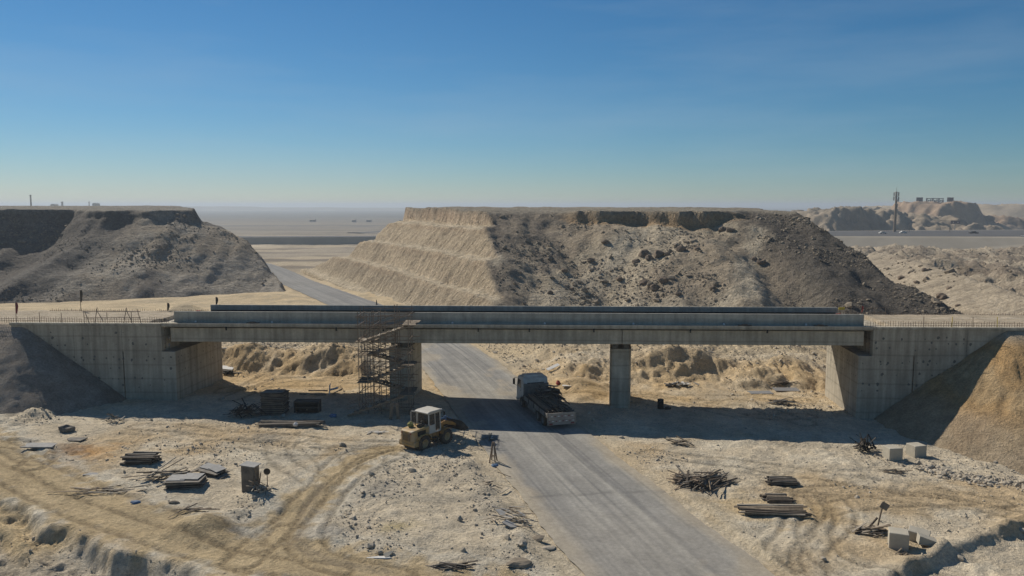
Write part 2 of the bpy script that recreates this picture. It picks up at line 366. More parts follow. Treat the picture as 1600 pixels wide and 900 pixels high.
def ground_z(x, y, fine=True):
    x = np.asarray(x, float); y = np.asarray(y, float)
    dr = np.abs(road_d(x, y)); z = base(x, y)
    off = sst(HALF + .8, HALF + 3.5, dr); near = 1 - sst(95, 130, y)
    # bank and shelf behind the bridge
    n1 = 2.2*vn(x*.16, y*.1, 3) + 0.8*vn(x*.7, y*.5, 4)
    z = z + 1.5*sst(82.6 + n1, 87.4 + n1, y)*sst(7.5, 12.5, dr)*(1 - sst(118, 150, y))
    for mx, my, r, h in MOUNDS:
        q = np.hypot(x-mx, y-my) / r * (1 + .25*vn(x*.9, y*.9, 8))
        z = z + h*np.clip(1-q, 0, 1)**1.1*off
    # loose spoil behind the bridge, lumpy waste land right of the hill
    z = z + off*sst(90, 98, y)*(1 - sst(125, 150, y))*(0.35*fbm(x*.2, y*.2, 21, 4, .55) + .1)*sst(9, 14, dr)
    z = z + off*sst(79, 84, y)*(1 - sst(122, 140, y))*sst(8, 12, dr)*(.13*fbm(x*.8, y*.8, 22, 4, .62, True) + .05*fbm(x*2.6, y*2.2, 23, 2))
    wl_ = sst(85, 100, x)*sst(130, 175, y)*(1 - sst(380, 430, y))
    rd = seg_dist(x, y, RIDGE); side = np.interp(y, [p[1] for p in RIDGE[::-1]], [p[0] for p in RIDGE[::-1]])
    z = z + (1-near)*off*(1 - wl_)*sst(130, 170, y)*(1 - sst(900, 2500, y))*0.5*fbm(x*.06, y*.06, 41, 4)
    # berms along the road, pits beside the haul road, ramp
    d_ = road_d(x, y)
    z = z + .45*np.exp(-((d_ + 6.9)/.9)**2)*sst(38, 42, y)*(1 - sst(53, 58, y))*(.6 + .6*vn(x*.8, y*.8, 6))
    z = z + .22*np.exp(-((d_ - 6.0)/.7)**2)*(1 - sst(50, 54, y))*(.6 + .6*vn(x*.6, y*.6, 7))
    pt = pit(x, y)
    z = z - pt*(.8 + .3*fbm(x*.22, y*.22, 61, 3, .5) + .8*np.abs(vn(x*.36+y*.36, y*.1-x*.08, 62)))
    rp = seg_dist(x, y, RAMP); ins = np.interp(y, [p[1] for p in RAMP[::-1]], [p[0] for p in RAMP[::-1]])
    z = z + .42*np.exp(-(rp/.7)**2)*(.7 + .5*vn(x, y, 65)) - .35*sst(0, 1.2, x-ins)*(y < 60) + .35*np.exp(-(seg_dist(x, y, RAMP2)/.6)**2)*(.6 + .6*vn(x*1.4, y*1.4, 66))
    if fine:
        hd = np.minimum(seg_dist(x, y, HAUL), seg_dist(x, y, HAUL2)); smooth = sst(1.6, 3.2, hd)
        ga = off*near
        z = z + ga*(0.12*fbm(x*.15, y*.15, 11, 3) + .018*smooth*fbm(x*2.8, y*2.8, 15, 2) + (.35 + .65*smooth)*(.075*fbm(x*.6, y*.6, 12, 3, .55) + .055*fbm(x*1.9, y*1.9, 13, 3, .6, True)*sst(-.5, .6, vn(x*.12, y*.12, 14))))
        z = z - .05*(1-smooth)*off*near
        z = z + pt*(.13*fbm(x*.9, y*.9, 67, 4, .6, True) + .05*fbm(x*3, y*3, 68, 2))
        sh = np.shape(z); zz = z.ravel(); xx = np.broadcast_to(x, sh).ravel(); yy = np.broadcast_to(y, sh).ravel()
        idx = np.nonzero((yy < 100) & (yy > 25) & (np.abs(xx) < 60))[0]
        if len(idx):
            rut = np.zeros(len(zz))
            for pts, gauge, dep in TRACKS:
                px = [p[0] for p in pts]; py = [p[1] for p in pts]
                k = idx[(xx[idx] > min(px)-2) & (xx[idx] < max(px)+2) & (yy[idx] > min(py)-2) & (yy[idx] < max(py)+2)]
                if len(k) == 0: continue
                e = np.abs(seg_dist(xx[k], yy[k], pts) - gauge/2)
                q = (np.abs(road_d(xx[k], yy[k])) > HALF+1.2)*dep*.8*(-1.3*np.exp(-(e/.17)**2) + .9*np.exp(-((e-.36)/.14)**2))
                rut[k] = np.where(np.abs(q) > np.abs(rut[k]), q, rut[k])
            zz = zz + rut
        z = zz.reshape(sh)
    z = np.where(dr < HALF + .8, base(x, y) - .05, z)
    return z
def zg(x, y): return float(ground_z(np.array([x]), np.array([y]))[0])
def spot(px, py):
    z = 0.0
    for _ in range(8): x, y = G(px, py, z); z = .5*z + .5*zg(x, y)
    return x, y, zg(x, y)

def ground_col(x, y, z):
    c = np.zeros(x.shape + (3,)) + np.array((0.445, 0.388, 0.302))
    n0 = fbm(x*.09, y*.09, 71, 4); n1 = fbm(x*.35, y*.35, 72, 4); n2 = fbm(x*1.3, y*1.3, 73, 3)
    c = lerp3(c, (0.33, 0.30, 0.25), sst(.0, .9, n1 + .4*n2)*.55)                  # grey fines
    c = lerp3(c, (0.48, 0.44, 0.365), sst(.1, .9, -n1 + .4*n2)*.6)                 # pale dust
    c = lerp3(c, (0.40, 0.30, 0.18), sst(.0, .9, n0 + .4*n1)*.7)                # ochre soil
    c = lerp3(c, (0.44, 0.325, 0.185), sst(71, 76, y)*(1 - sst(84, 92, y))*.9*(.7+.3*n1.clip(-1, 1)))   # ochre floor behind the shadow
    for cx_, cy_, r, col, k in [(*G(135, 718), 2.5, (0.40, 0.22, 0.07), .8), (*G(110, 715), 1.8, (0.16, 0.09, 0.05), .7), (*G(1160, 785), 3.0, (0.44, 0.33, 0.18), .7), (*G(1270, 790), 2.5, (0.44, 0.33, 0.19), .7),
                               (*G(1110, 715), 1.0, (0.2, 0.19, 0.17), .8), (*G(60, 745), 4, (0.26, 0.21, 0.16), .7), (*G(835, 788), .9, (0.19, 0.18, 0.16), .8), (*G(350, 842), 2.2, (0.24, 0.22, 0.2), .7), (*G(455, 860), 1.2, (0.2, 0.17, 0.14), .7),
                               (*G(590, 775), 2.2, (0.27, 0.26, 0.24), .6), (*G(510, 840), 1.4, (0.24, 0.23, 0.22), .7), (*G(620, 832), 1.3, (0.30, 0.25, 0.12), .6), (*G(1115, 738), 1.6, (0.16, 0.15, 0.14), .8), (*G(420, 690), 1.5, (0.25, 0.24, 0.22), .6), (*G(450, 722), 1.4, (0.27, 0.25, 0.22), .6), (*G(1120, 612), 4, (0.3, 0.28, 0.24), .5)]:
        q = np.hypot(x-cx_, (y-cy_)*1.1)/r*(1 + .35*n2)
        c = lerp3(c, col, k*np.clip(1.15-q, 0, 1))
    # haul road
    hd = np.minimum(seg_dist(x, y, HAUL), seg_dist(x, y, HAUL2) + 1.1) + .7*n2
    c = lerp3(c, (0.50, 0.395, 0.245), (1 - sst(1.6, 2.9, hd))*.85)
    c = lerp3(c, (0.46, 0.44, 0.39), np.exp(-((hd-3.2)/.6)**2)*.5)
    d = road_d(x, y)
    c = lerp3(c, (0.40, 0.34, 0.25), np.exp(-((np.abs(d)-5.6)/.9)**2)*.6*(y < 130))
    c = lerp3(c, (0.27, 0.25, 0.22), np.exp(-((d+7.0)/1.2)**2)*sst(38, 42, y)*(1 - sst(54, 60, y))*.6*(.6+n2.clip(-1, 1)*.5))
    pt = pit(x, y); c = lerp3(c, (0.37, 0.345, 0.30), pt*.7)
    c = lerp3(c, (0.40, 0.30, 0.16), pt*sst(.25, .6, vn((x+y)*.32, (x-y)*.05, 77))*.7)
    # tracks
    sh = x.shape; cc = c.reshape(-1, 3); xx = x.ravel(); yy = y.ravel()
    idx = np.nonzero((yy < 100) & (yy > 25) & (np.abs(xx) < 60))[0]
    dk = np.zeros(len(idx))
    for i, (pts, gauge, dep) in enumerate(TRACKS):
        e = np.abs(seg_dist(xx[idx], yy[idx], pts) - gauge/2); w = np.exp(-(e/.2)**2)
        tread = .5 + .5*np.sin((xx[idx]*1.3 + yy[idx])*9)
        dk = np.maximum(dk, w*(.22 + .28*tread)*(np.abs(road_d(xx[idx], yy[idx])) > HALF+1))
    cc[idx] *= (1 - dk)[:, None]
    e = seg_dist(xx[idx], yy[idx], curve([(500, 765), (480, 800), (476, 830), (470, 862), (530, 888), (600, 898)]))
    cc[idx] = lerp3(cc[idx], (0.22, 0.19, 0.15), np.exp(-(e/.45)**4)*.75*(.55 + .45*np.sign(np.sin(yy[idx]*9+xx[idx]*9))*.4))
    c = cc.reshape(sh + (3,))
    # beyond the bridge
    c = lerp3(c, (0.42, 0.335, 0.215), sst(86, 98, y)*.75)
    c = lerp3(c, (0.27, 0.235, 0.18), sst(86, 92, y)*(1-sst(200, 300, y))*sst(.1, .8, n0*.6 + n1)*.6)
    ln = fbm(x*.006, y*.012, 75, 4)
    c = lerp3(c, (0.30, 0.255, 0.195), sst(170, 260, y)*.85); c = lerp3(c, (0.115, 0.1, 0.085), sst(225, 280, y)*sst(-.05, .5, fbm(x*.012, y*.05, 78, 5, .6))*.85); c = lerp3(c, (0.21, 0.185, 0.155), sst(200, 400, y)*sst(-.1, .7, ln)*.75)
    c = lerp3(c, (0.40, 0.35, 0.275), sst(200, 400, y)*sst(.3, .9, -ln)*.6)
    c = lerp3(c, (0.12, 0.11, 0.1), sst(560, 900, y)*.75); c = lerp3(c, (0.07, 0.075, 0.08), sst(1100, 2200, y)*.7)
    ws = sst(85, 100, x)*sst(130, 175, y)*(1 - sst(380, 430, y)); c = lerp3(c, (0.30, 0.25, 0.19), ws*sst(-.3, .5, fbm(x*.12, y*.08, 76, 3))*.8)
    hk = (1 - sst(1.6, 2.9, hd))*(y < 80)
    return c*(1.28 - .3*hk)[..., None]*np.array((1.03, .995, .92))

def grid_mesh(name, xs, ys, zf, cf, material, kind='structure', warp=None):
    X, Y = np.meshgrid(xs, ys)
    if warp is not None: X, Y = warp(X, Y)
    Z = zf(X, Y); C = cf(X, Y, Z)
    ny, nx = X.shape; me = bpy.data.meshes.new(name)
    me.vertices.add(nx*ny); me.vertices.foreach_set('co', np.stack([X, Y, Z], -1).astype(np.float32).ravel())
    i = (np.arange(ny-1)[:, None]*nx + np.arange(nx-1)[None, :]).ravel()
    q = np.stack([i, i+1, i+nx+1, i+nx], -1).astype(np.int32).ravel(); nf = len(i)
    me.loops.add(nf*4); me.loops.foreach_set('vertex_index', q)
    me.polygons.add(nf); me.polygons.foreach_set('loop_start', np.arange(0, nf*4, 4, dtype=np.int32))
    me.polygons.foreach_set('use_smooth', np.ones(nf, bool))
    at = me.color_attributes.new('Col', 'FLOAT_COLOR', 'POINT')
    at.data.foreach_set('color', np.concatenate([np.clip(C, .01, .9), np.ones(C.shape[:2] + (1,))], -1).astype(np.float32).ravel())
    me.materials.append(material); me.update(); me.validate()
    o = link(name, me); tag(o, kind=kind); return o

def growing(a, step, end, ratio):
    out = []; s = step
    while a < end: a += s; s *= ratio; out.append(a)
    return out
side_x = growing(45, .3, 14000, 1.075)
gx = np.array([-v for v in side_x[::-1]] + list(np.arange(-45, 45.01, .16)) + side_x)
gy = np.array([-60, -30, -10, 5, 15, 22, 27, 30] + list(np.arange(31, 66, .16)) + list(np.arange(66, 110, .3)) + growing(110, .4, 25000, 1.028))
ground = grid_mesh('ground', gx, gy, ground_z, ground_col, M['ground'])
tag(ground, 'pale dusty construction ground criss-crossed by wheel tracks')

# ------------------------------------------------------------------ the paved road under the bridge
ry = np.concatenate([np.arange(12, 120, .3), np.arange(120, 400, 2.0)])
rt = np.linspace(-HALF, HALF, 61)
def road_warp(T, Y):
    s = road_slope(Y); k = np.sqrt(1 + s*s); return road_x(Y) + T/k + (.16*vn(Y*.35, T*0 + np.sign(T), 5) + .1*vn(Y*1.6, T*0 + np.sign(T), 6))*(np.abs(T) > HALF-.2), Y - T*s/k*1.0
def road_z(X, Y): return base(X, Y) + .035
def road_col(X, Y, Z):
    d = road_d(X, Y); c = np.zeros(X.shape + (3,)) + np.array((0.275, 0.262, 0.235))
    c = lerp3(c, (0.36, 0.34, 0.295), sst(-.2, .7, fbm(d*1.6, Y*.02, 81, 5, .7))*.85)
    c = lerp3(c, (0.185, 0.18, 0.17), sst(0, .8, fbm(d*2.2, Y*.018, 82, 5, .7))*.8)
    c = lerp3(c, (0.40, 0.34, 0.25), (sst(3.4, 4.8, np.abs(d) + .5*fbm(Y*.3, d*.5, 83, 3))*.85)*(Y < 130))
    c = lerp3(c, (0.35, 0.32, 0.27), (1 - sst(43, 49, Y))*.35)
    c = lerp3(c, (0.2, 0.2, 0.2), sst(100, 150, Y)*.55)
    c = c*.92; c = lerp3(c, (0.40, 0.34, 0.25), sst(.45, 1.0, fbm(X*.22, Y*.12, 86, 4, .6))*.55*(Y < 110)); jx = 48.4 + .17*(d+4.7) + .15*vn(d*.9, d*0, 84)
    c = lerp3(c, (0.14, 0.135, 0.125), np.exp(-((Y-jx)/.13)**2)*.6*(d > -4.2))
    return c
road = grid_mesh('road', rt, ry, road_z, road_col, M['tar'], warp=road_warp)
tag(road, 'dusty grey paved road running under the bridge')

# ------------------------------------------------------------------ hills
def strat(z, seed, x, y): return vn(z*.9 + .15*vn(x*.05, y*.05, seed), z*0 + 3.3, seed)
def hill_right_parts(x, y):
    d = road_d(x, y) + .16*vn(y*.9, x*.05, 101) + .3*vn(y*.12, x*.03, 102) + .12*vn(y*2.2, x*.1, 106) + .1*fbm(x*.7, y*.7, 100, 2)
    ter = np.interp(d, [6.0, 7.0, 9.6, 12.6, 14.9, 17.6, 19.7, 23.3, 26.8, 27.8, 40], [-6, -1.6, -.6, 4.0, 4.3, 8.9, 9.3, 13.7, 14.1, 18.6, 18.9])
    ey = np.interp(d, [7, 10, 13, 18, 23, 29], [246, 238, 224, 213, 211, 213]) + 1.5*vn(d*.5, y*.1, 110)
    ter = ter + sst(9.6, 12, d)*(1 - sst(26, 27, d))*(.5*vn(y*.06, d*.12, 98) + .2*vn(y*.3, d*.4, 99))
    ter = ter - np.clip(y - ey, 0, None)*np.interp(d, [8, 14, 24, 28], [.35, .8, 1.2, 2.2])
    toe = 112 + 7*vn(x*.045, 2.2, 103) + 3*vn(x*.13, y*.02, 104) + np.interp(x, [-30, -8, 10, 35, 60, 80], [9, 3, 9, 2, 0, 0])
    t = y - toe + 2.2*fbm(x*.11, y*.04, 105, 3)
    slope = np.interp(t, [-10, 0, 10, 24, 38, 46, 47.5, 80], [-5, .2, 4.0, 8.6, 13.3, 15.0, 17.6, 17.9])
    smooth = np.interp(t, [-10, 0, 10, 24, 38, 52, 60, 80], [-5, .2, 4.2, 9.0, 13.6, 17.2, 17.8, 17.9])
    cl = sst(8, 16, x)*(1 - sst(42, 50, x)); slope = smooth*(1-cl) + slope*cl
    rx = x - np.interp(y, [105, 120, 150, 170, 200, 300], [51, 52.5, 56.5, 60, 63, 67]) - 2.5*vn(y*.06, 1.0, 107) - 1.2*vn(y*.2, x*.1, 108)
    right = np.interp(rx, [-20, -3, 0, 4, 10, 16.5, 21, 30], [18.2, 17.6, 15.6, 11.5, 6.0, .3, -3, -9])
    top = 17.3 + (np.clip(y, 150, 330) - 160)*.0075 + .35*fbm(x*.05, y*.05, 109, 3) + 1.0*sst(-2, -14, x - np.interp(y, [170, 230], [-4, -24]))*0
    back = np.interp(y, [0, 300, 340, 380], [40, 40, 16, -14])
    return ter, slope, right, top, back, d, t
def hill_right_z(x, y):
    ter, slope, right, top, back, d, t = hill_right_parts(x, y)
    isT = sst(-.5, .8, slope - ter)
    z = np.minimum(np.minimum(ter, slope), np.minimum(right, np.minimum(top, back)))
    flat = sst(-.9, -.1, z - top)
    rough = (1-isT)*(1-flat)*sst(-1, 2, z)
    z = z + rough*(.75*fbm(x*.1, y*.06, 111, 4, .5) + .2*fbm(x*.5, y*.4, 112, 3, .6) - .5*np.abs(vn(x*.22 + y*.05, y*.03, 113)) + .1*fbm(x*1.3, y*1.1, 116, 2))
    z = z + isT*(1-flat)*.18*fbm(x*.8, y*.8, 114, 3)
    z = z + flat*.12*fbm(x*.3, y*.3, 115, 3)
    return z
def hill_right_col(x, y, z):
    ter, slope, right, top, back, d, t = hill_right_parts(x, y)
    isT = sst(-.5, .8, slope - ter); flat = sst(-.9, -.1, z - top)
    n0 = fbm(x*.07, y*.05, 121, 4); n1 = fbm(x*.3, y*.25, 122, 4)
    c = np.zeros(x.shape + (3,)) + np.array((0.32, 0.26, 0.185))
    c = lerp3(c, (0.21, 0.175, 0.132), sst(-.1, .8, n0 + .5*n1)*.8)
    c = lerp3(c, (0.185, 0.155, 0.122), (1 - sst(1, 14, x + 3*n1))*.75)
    sandy = sst(.0, .7, vn((x - y*.55)*.075, y*.012, 123) + .45*n1)*sst(-4, 8, x)*(1 - sst(14.5, 16, z))
    c = lerp3(c, (0.43, 0.36, 0.255), sandy*.85)
    c = lerp3(c, (0.085, 0.076, 0.066), sst(38, 51, x)*.9)  # shade of the right flank in grazing light, put into the colour
    for pl, wd in ((((33, 163), (27, 155), (21, 146), (13, 136), (5, 125)), 2.6), (((47, 150), (43, 140), (39, 130), (36, 122)), 1.6), (((-2, 140), (-5, 130), (-6, 122)), 1.0), (((16, 126), (28, 120), (38, 122)), 3.0)):
        c = lerp3(c, (0.42, 0.36, 0.265), np.exp(-((seg_dist(x, y, pl) + 1.2*n1)/wd)**2)*.85)
    cl = sst(8, 14, x)*(1 - sst(42, 50, x))*sst(43, 45.5, t)*(1 - sst(47.6, 49, t))
    c = lerp3(c, (0.33, 0.225, 0.125), cl*.85); c = lerp3(c, (0.16, 0.11, 0.07), cl*(1 - sst(44.5, 46.3, t))*0)
    st = .5 + .5*vn(z*1.1 + .3*vn(x*.1, y*.1, 125), z*0, 124)
    tc = lerp3(np.zeros(x.shape + (3,)) + np.array((0.42, 0.335, 0.225)), (0.34, 0.27, 0.185), st)
    tc = lerp3(tc, (0.33, 0.235, 0.16), sst(13.8, 14.6, z)*.8); tc = lerp3(tc, (0.31, 0.255, 0.18), (1 - sst(3.2, 4.2, z))*.55)
    bench = np.zeros(x.shape)
    for a_, b_ in ((6.8, 9.6), (12.7, 14.9), (17.7, 19.8), (23.4, 26.8)): bench = np.maximum(bench, sst(a_-.3, a_+.3, d)*(1 - sst(b_-.3, b_+.3, d)))
    tc = lerp3(tc, (0.45, 0.375, 0.265), bench*.85)
    for zs in (3.75, 8.6, 13.4):                      # a darker, browner band near the top of each cut
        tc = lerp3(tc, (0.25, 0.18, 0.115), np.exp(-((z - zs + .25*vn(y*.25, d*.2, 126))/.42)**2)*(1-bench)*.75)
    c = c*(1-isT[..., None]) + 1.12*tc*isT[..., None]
    c = lerp3(c, (0.27, 0.235, 0.18), flat*.9)
    return c
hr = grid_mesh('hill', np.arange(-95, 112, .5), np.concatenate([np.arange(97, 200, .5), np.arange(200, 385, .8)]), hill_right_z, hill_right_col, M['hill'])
tag(hr, 'flat topped brown hill with stepped terraces cut beside the road')

def hill_left_parts(x, y):
    d = -road_d(x, y) + .5*vn(y*.6, x*.1, 131) + .6*vn(y*.17, x*.05, 132)
    end = np.interp(d, [4.5, 6.5, 8.5, 12.5, 15, 21.5, 23.2, 24.5, 40], [-9, -3, 2.5, 9.5, 11.6, 12.9, 15.5, 18.0, 18.2])
    toe = np.interp(x, [-190, -150, -125, -112, -100, -85, -70, -58], [146, 146, 149, 158, 152, 158, 170, 182]) + 3*vn(x*.08, 1.1, 133)
    t = y - toe + 2.4*fbm(x*.1, y*.04, 134, 3)
    bowl = np.exp(-((x + 118)/17)**2); ke = sst(-86, -74, x)
    t = t + 1.2*vn(x*.35, y*.1, 136)
    f1 = np.interp(t, [-12, 0, 8, 20, 30, 38, 43, 80], [-5, .0, 3.6, 7.5, 11.6, 14.2, 17.3, 18.0])
    f2 = np.interp(t, [-12, 0, 10, 24, 36, 44, 46, 80], [-5, .0, 2.0, 5.0, 9.5, 14.5, 17.5, 18.0])
    top = 17.2 + (np.clip(y, 160, 330) - 190)*.008 + .25*fbm(x*.05, y*.05, 135, 3)
    back = np.interp(y, [0, 300, 340, 380], [40, 40, 16, -14])
    f3 = np.interp(t, [-12, 0, 13, 24, 32, 38, 41, 80], [-5, .0, 4.8, 8.8, 12.0, 13.0, 17.4, 18.0])
    f1 = f1*(1-ke) + f3*ke
    return end, f1*(1-bowl) + f2*bowl, top, back, d, t
def hill_left_z(x, y):
    end, fr, top, back, d, t = hill_left_parts(x, y)
    z = np.minimum(np.minimum(end, fr), np.minimum(top, back)); flat = sst(-.9, -.1, z - top)
    rough = (1-flat)*sst(-1, 2, z)
    z = z + rough*(.7*fbm(x*.08, y*.06, 141, 3, .45) + .12*fbm(x*.45, y*.4, 142, 3, .6) - 1.0*np.abs(vn((x + y*.75)*.12, (x-y)*.02, 143)) + .1*fbm(x*1.3, y*1.1, 146, 2))
    return z + flat*.12*fbm(x*.3, y*.3, 145, 3)
def hill_left_col(x, y, z):
    end, fr, top, back, d, t = hill_left_parts(x, y)
    flat = sst(-.9, -.1, z - top); n0 = fbm(x*.06, y*.05, 151, 4); n1 = fbm(x*.3, y*.25, 152, 4)
    c = np.zeros(x.shape + (3,)) + np.array((0.29, 0.24, 0.178))
    c = lerp3(c, (0.165, 0.148, 0.128), sst(-.2, .8, n0 + .5*n1)*.8)
    c = lerp3(c, (0.38, 0.335, 0.265), sst(.25, .9, vn((x - y*.6)*.07, y*.02, 153) + .4*n1)*.7)
    c = lerp3(c, (0.36, 0.32, 0.26), sst(-80, -66, x)*(1 - sst(4, 8, z))*.7)
    c = lerp3(c, (0.085, 0.08, 0.075), (1 - sst(-98, -87, x))*.75)  # the bowl at the left end: its shade darkened into the soil colour
    c = lerp3(c, (0.24, 0.215, 0.175), flat*.9)
    return c
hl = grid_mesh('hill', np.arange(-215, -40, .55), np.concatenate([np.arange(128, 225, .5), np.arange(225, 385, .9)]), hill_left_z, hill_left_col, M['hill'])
tag(hl, 'flat topped grey brown hill with rubble slopes left of the road')

# far hills behind the highway, at right; low hazy ridges to the left
def far_hill(name, label, x0, x1, y0, y1, step, blobs, seed, rough, cols, zb):
    def zf(x, y):
        z = np.full(x.shape, -1e9)
        for bx, by, rx_, ry_, h, flatp in blobs:
            q = np.hypot((x-bx)/rx_, (y-by)/ry_) + .16*fbm(x/rx_*2.5, y/ry_*2.5, seed+1, 3)
            z = np.maximum(z, zb + h*np.minimum(1.0, np.clip(1.15-q, -.3, 1)*flatp))
        return z + rough*(fbm(x*.035, y*.035, seed, 4, .6, True) + .35*fbm(x*.16, y*.16, seed+9, 3, .6, True))*sst(zb-1, zb+6, z)
    def cf(x, y, z):
        nn = fbm(x*.02, y*.02, seed+5, 4); c = np.zeros(x.shape + (3,)) + np.array(cols[0])
        c = lerp3(c, cols[1], sst(-.2, .8, nn)); return lerp3(c, cols[2], (1 - sst(zb+3, zb+9, z))*sst(-.3, .6, -nn)*.9)
    o = grid_mesh(name, np.arange(x0, x1, step), np.arange(y0, y1, step), zf, cf, M['far']); tag(o, label); return o
far_hill('hill', 'pale eroded low hill behind the far highway and mast', 210, 470, 590, 790, 1.6,
         [(266, 690, 26, 45, 19, 1.9), (290, 695, 34, 45, 22, 2.0), (322, 700, 30, 40, 20, 1.9), (356, 690, 36, 45, 16, 1.6), (388, 665, 40, 40, 8, 1.3)], 201, 2.6,
         ((0.29, 0.235, 0.17), (0.22, 0.185, 0.14), (0.50, 0.44, 0.35)), -10)
far_hill('hill', 'reddish hill carrying the large board on its top', 370, 700, 800, 1060, 2.2,
         [(497, 930, 52, 60, 29.5, 2.4), (545, 930, 60, 60, 15, 1.4), (455, 930, 50, 60, 14, 1.4), (600, 915, 45, 40, 9, 1.3)], 211, 2.2, ((0.31, 0.225, 0.155), (0.23, 0.175, 0.13), (0.43, 0.345, 0.255)), -11)
far_hill('hill', 'long low tan hills at the right edge of the plain', 640, 1500, 1050, 1700, 8,
         [(900, 1330, 230, 160, 28, 2), (1150, 1350, 260, 200, 31, 2), (720, 1420, 200, 120, 24, 2)], 221, 3, ((0.36, 0.29, 0.2), (0.26, 0.215, 0.16), (0.4, 0.32, 0.22)), -13)
far_hill('hill', 'faint blue hazy ridge on the horizon left of the gap', -3800, 200, 4700, 6000, 45,
         [(-3000, 5300, 700, 400, 30, 2), (-2200, 5350, 800, 380, 26, 1.8), (-1500, 5300, 500, 300, 20, 1.8), (-900, 5400, 500, 350, 16, 1.8), (-300, 5400, 500, 350, 17, 1.8)], 231, 2, ((0.25, 0.22, 0.18), (0.2, 0.18, 0.15), (0.3, 0.27, 0.2)), -21)

# rough spoil heaps and a long soil ridge right of the terraced hill
def spoil_z(x, y):
    z = base(x, y) - .4 + sst(78, 92, x)*sst(112, 128, y)*.8
    m_ = sst(88, 104, x - (y-130)*.08)*sst(140, 178, y)*(1 - sst(370, 405, y))
    z = z + m_*(2.6*np.abs(fbm(x*.06, y*.04, 33, 3)) + 1.0*fbm(x*.22, y*.16, 34, 4, .6, True) + .35*fbm(x*.7, y*.6, 35, 3, .6, True) + .6)
    rd = seg_dist(x, y, RIDGE); side = np.interp(y, [p[1] for p in RIDGE[::-1]], [p[0] for p in RIDGE[::-1]])
    r_ = 4.4 - np.where(x < side, .34, .62)*rd + .3*fbm(x*.25, y*.2, 36, 3) + .12*fbm(x*.9, y*.9, 37, 2)
    return np.maximum(z, np.where(y > 100, r_, -99)) - 3*(1 - sst(66, 74, x))
def spoil_col(x, y, z):
    n1 = fbm(x*.12, y*.08, 76, 4); c = np.zeros(x.shape + (3,)) + np.array((0.42, 0.35, 0.255))
    m_ = sst(88, 104, x - (y-130)*.08)*sst(140, 178, y); c = lerp3(c, (0.265, 0.215, 0.16), m_*sst(-.5, .3, n1)*.9); return lerp3(c, (0.22, 0.185, 0.14), sst(.1, .7, fbm(x*.4, y*.3, 77, 3))*.5)
tag(grid_mesh('terrain', np.arange(64, 300, 1.0), np.concatenate([np.arange(101, 220, .9), np.arange(220, 410, 1.6)]), spoil_z, spoil_col, M['hill']), 'brown spoil heaps and soil ridge right of the terraced hill')

# ------------------------------------------------------------------ far highway on its embankment
def WK(x): return float(np.interp(x, [-200, 60, 260], [.16, .22, 1.0]))
def strip(name, pts, prof, material, label, wide=False):
    """profile of (offset, height) swept along a plan polyline (x, y, z)"""
    P = [Vector(p) for p in pts]; vs = []; fs = []; m = len(prof); k = 0
    for i, p in enumerate(P):
        t = (P[min(i+1, len(P)-1)] - P[max(i-1, 0)]); t.z = 0; t.normalize(); nrm = Vector((-t.y, t.x, 0))
        kw = WK(p.x) if wide else 1.0
        for o, h in prof: q = p + nrm*o*kw; vs.append((q.x, q.y, p.z + h))
    for i in range(len(P)-1):
        for j in range(m-1): fs.append((i*m+j, i*m+j+1, (i+1)*m+j+1, (i+1)*m+j))
    mb = MB(); mb.add(vs, fs); o = mb.build(name, material); tag(o, label, kind='structure'); return o
hw = [(-900, 640, -7.0), (-500, 585, -6.0), (-250, 560, -4.5), (0, 540, -2.5), (180, 520, -0.6), (330, 505, 0.2), (480, 512, 0.4), (700, 540, 0.4), (1000, 600, 0)]
M['slope_soil'] = mat('embankment_soil', (0.37, 0.32, 0.245), 0.95, 0.12, 0.05, 0)
strip('embankment', hw, [(-92, -14), (-58, -.6), (-56, 0.0), (72, 0.0), (76, -2), (110, -14)], M['slope_soil'], 'smooth earth bank carrying the far highway', True)
strip('highway', hw, [(-52, .06), (-1.0, .2), (1.0, .2), (66, .06)], M['hwy'], 'dark asphalt highway crossing the plain far behind the hills', True)
jn = [(395, 462, .1), (430, 452, .12), (500, 438, .1), (600, 425, -.2), (760, 395, -1)]
strip('embankment', jn, [(-60, -14), (-22, -.5), (24, -.12), (26, -3)], M['slope_soil'], 'broad earth fill of the highway junction')
strip('highway', jn, [(-14, .1), (0, .16), (20, .1)], M['hwy'], 'dark asphalt slip road branching from the far highway')
strip('kerb', [(290, 449, .3), (330, 444, .3), (380, 436, .3), (430, 427, .3), (500, 414, .2), (560, 404, .2)], [(-.6, 0), (-.6, .8), (.6, .8), (.6, 0)], M['white'], 'pale kerb line curving at the highway junction')
strip('highway', [(-1500, 1180, -12.6), (-700, 1130, -12.1), (-250, 1120, -11.9), (200, 1090, -11.6)], [(-30, -.3), (-12, .9), (12, .9), (26, -.3)], M['hwy'], 'thin dark road crossing the plain beyond the first highway')
strip('highway', [(-160, 800, -9.9), (-110, 900, -10.4), (-40, 1010, -11), (80, 1120, -11.2)], [(-12, -.2), (-7, .5), (7, .5), (12, -.2)], M['hwy'], 'dark link road slanting between the two far roads')

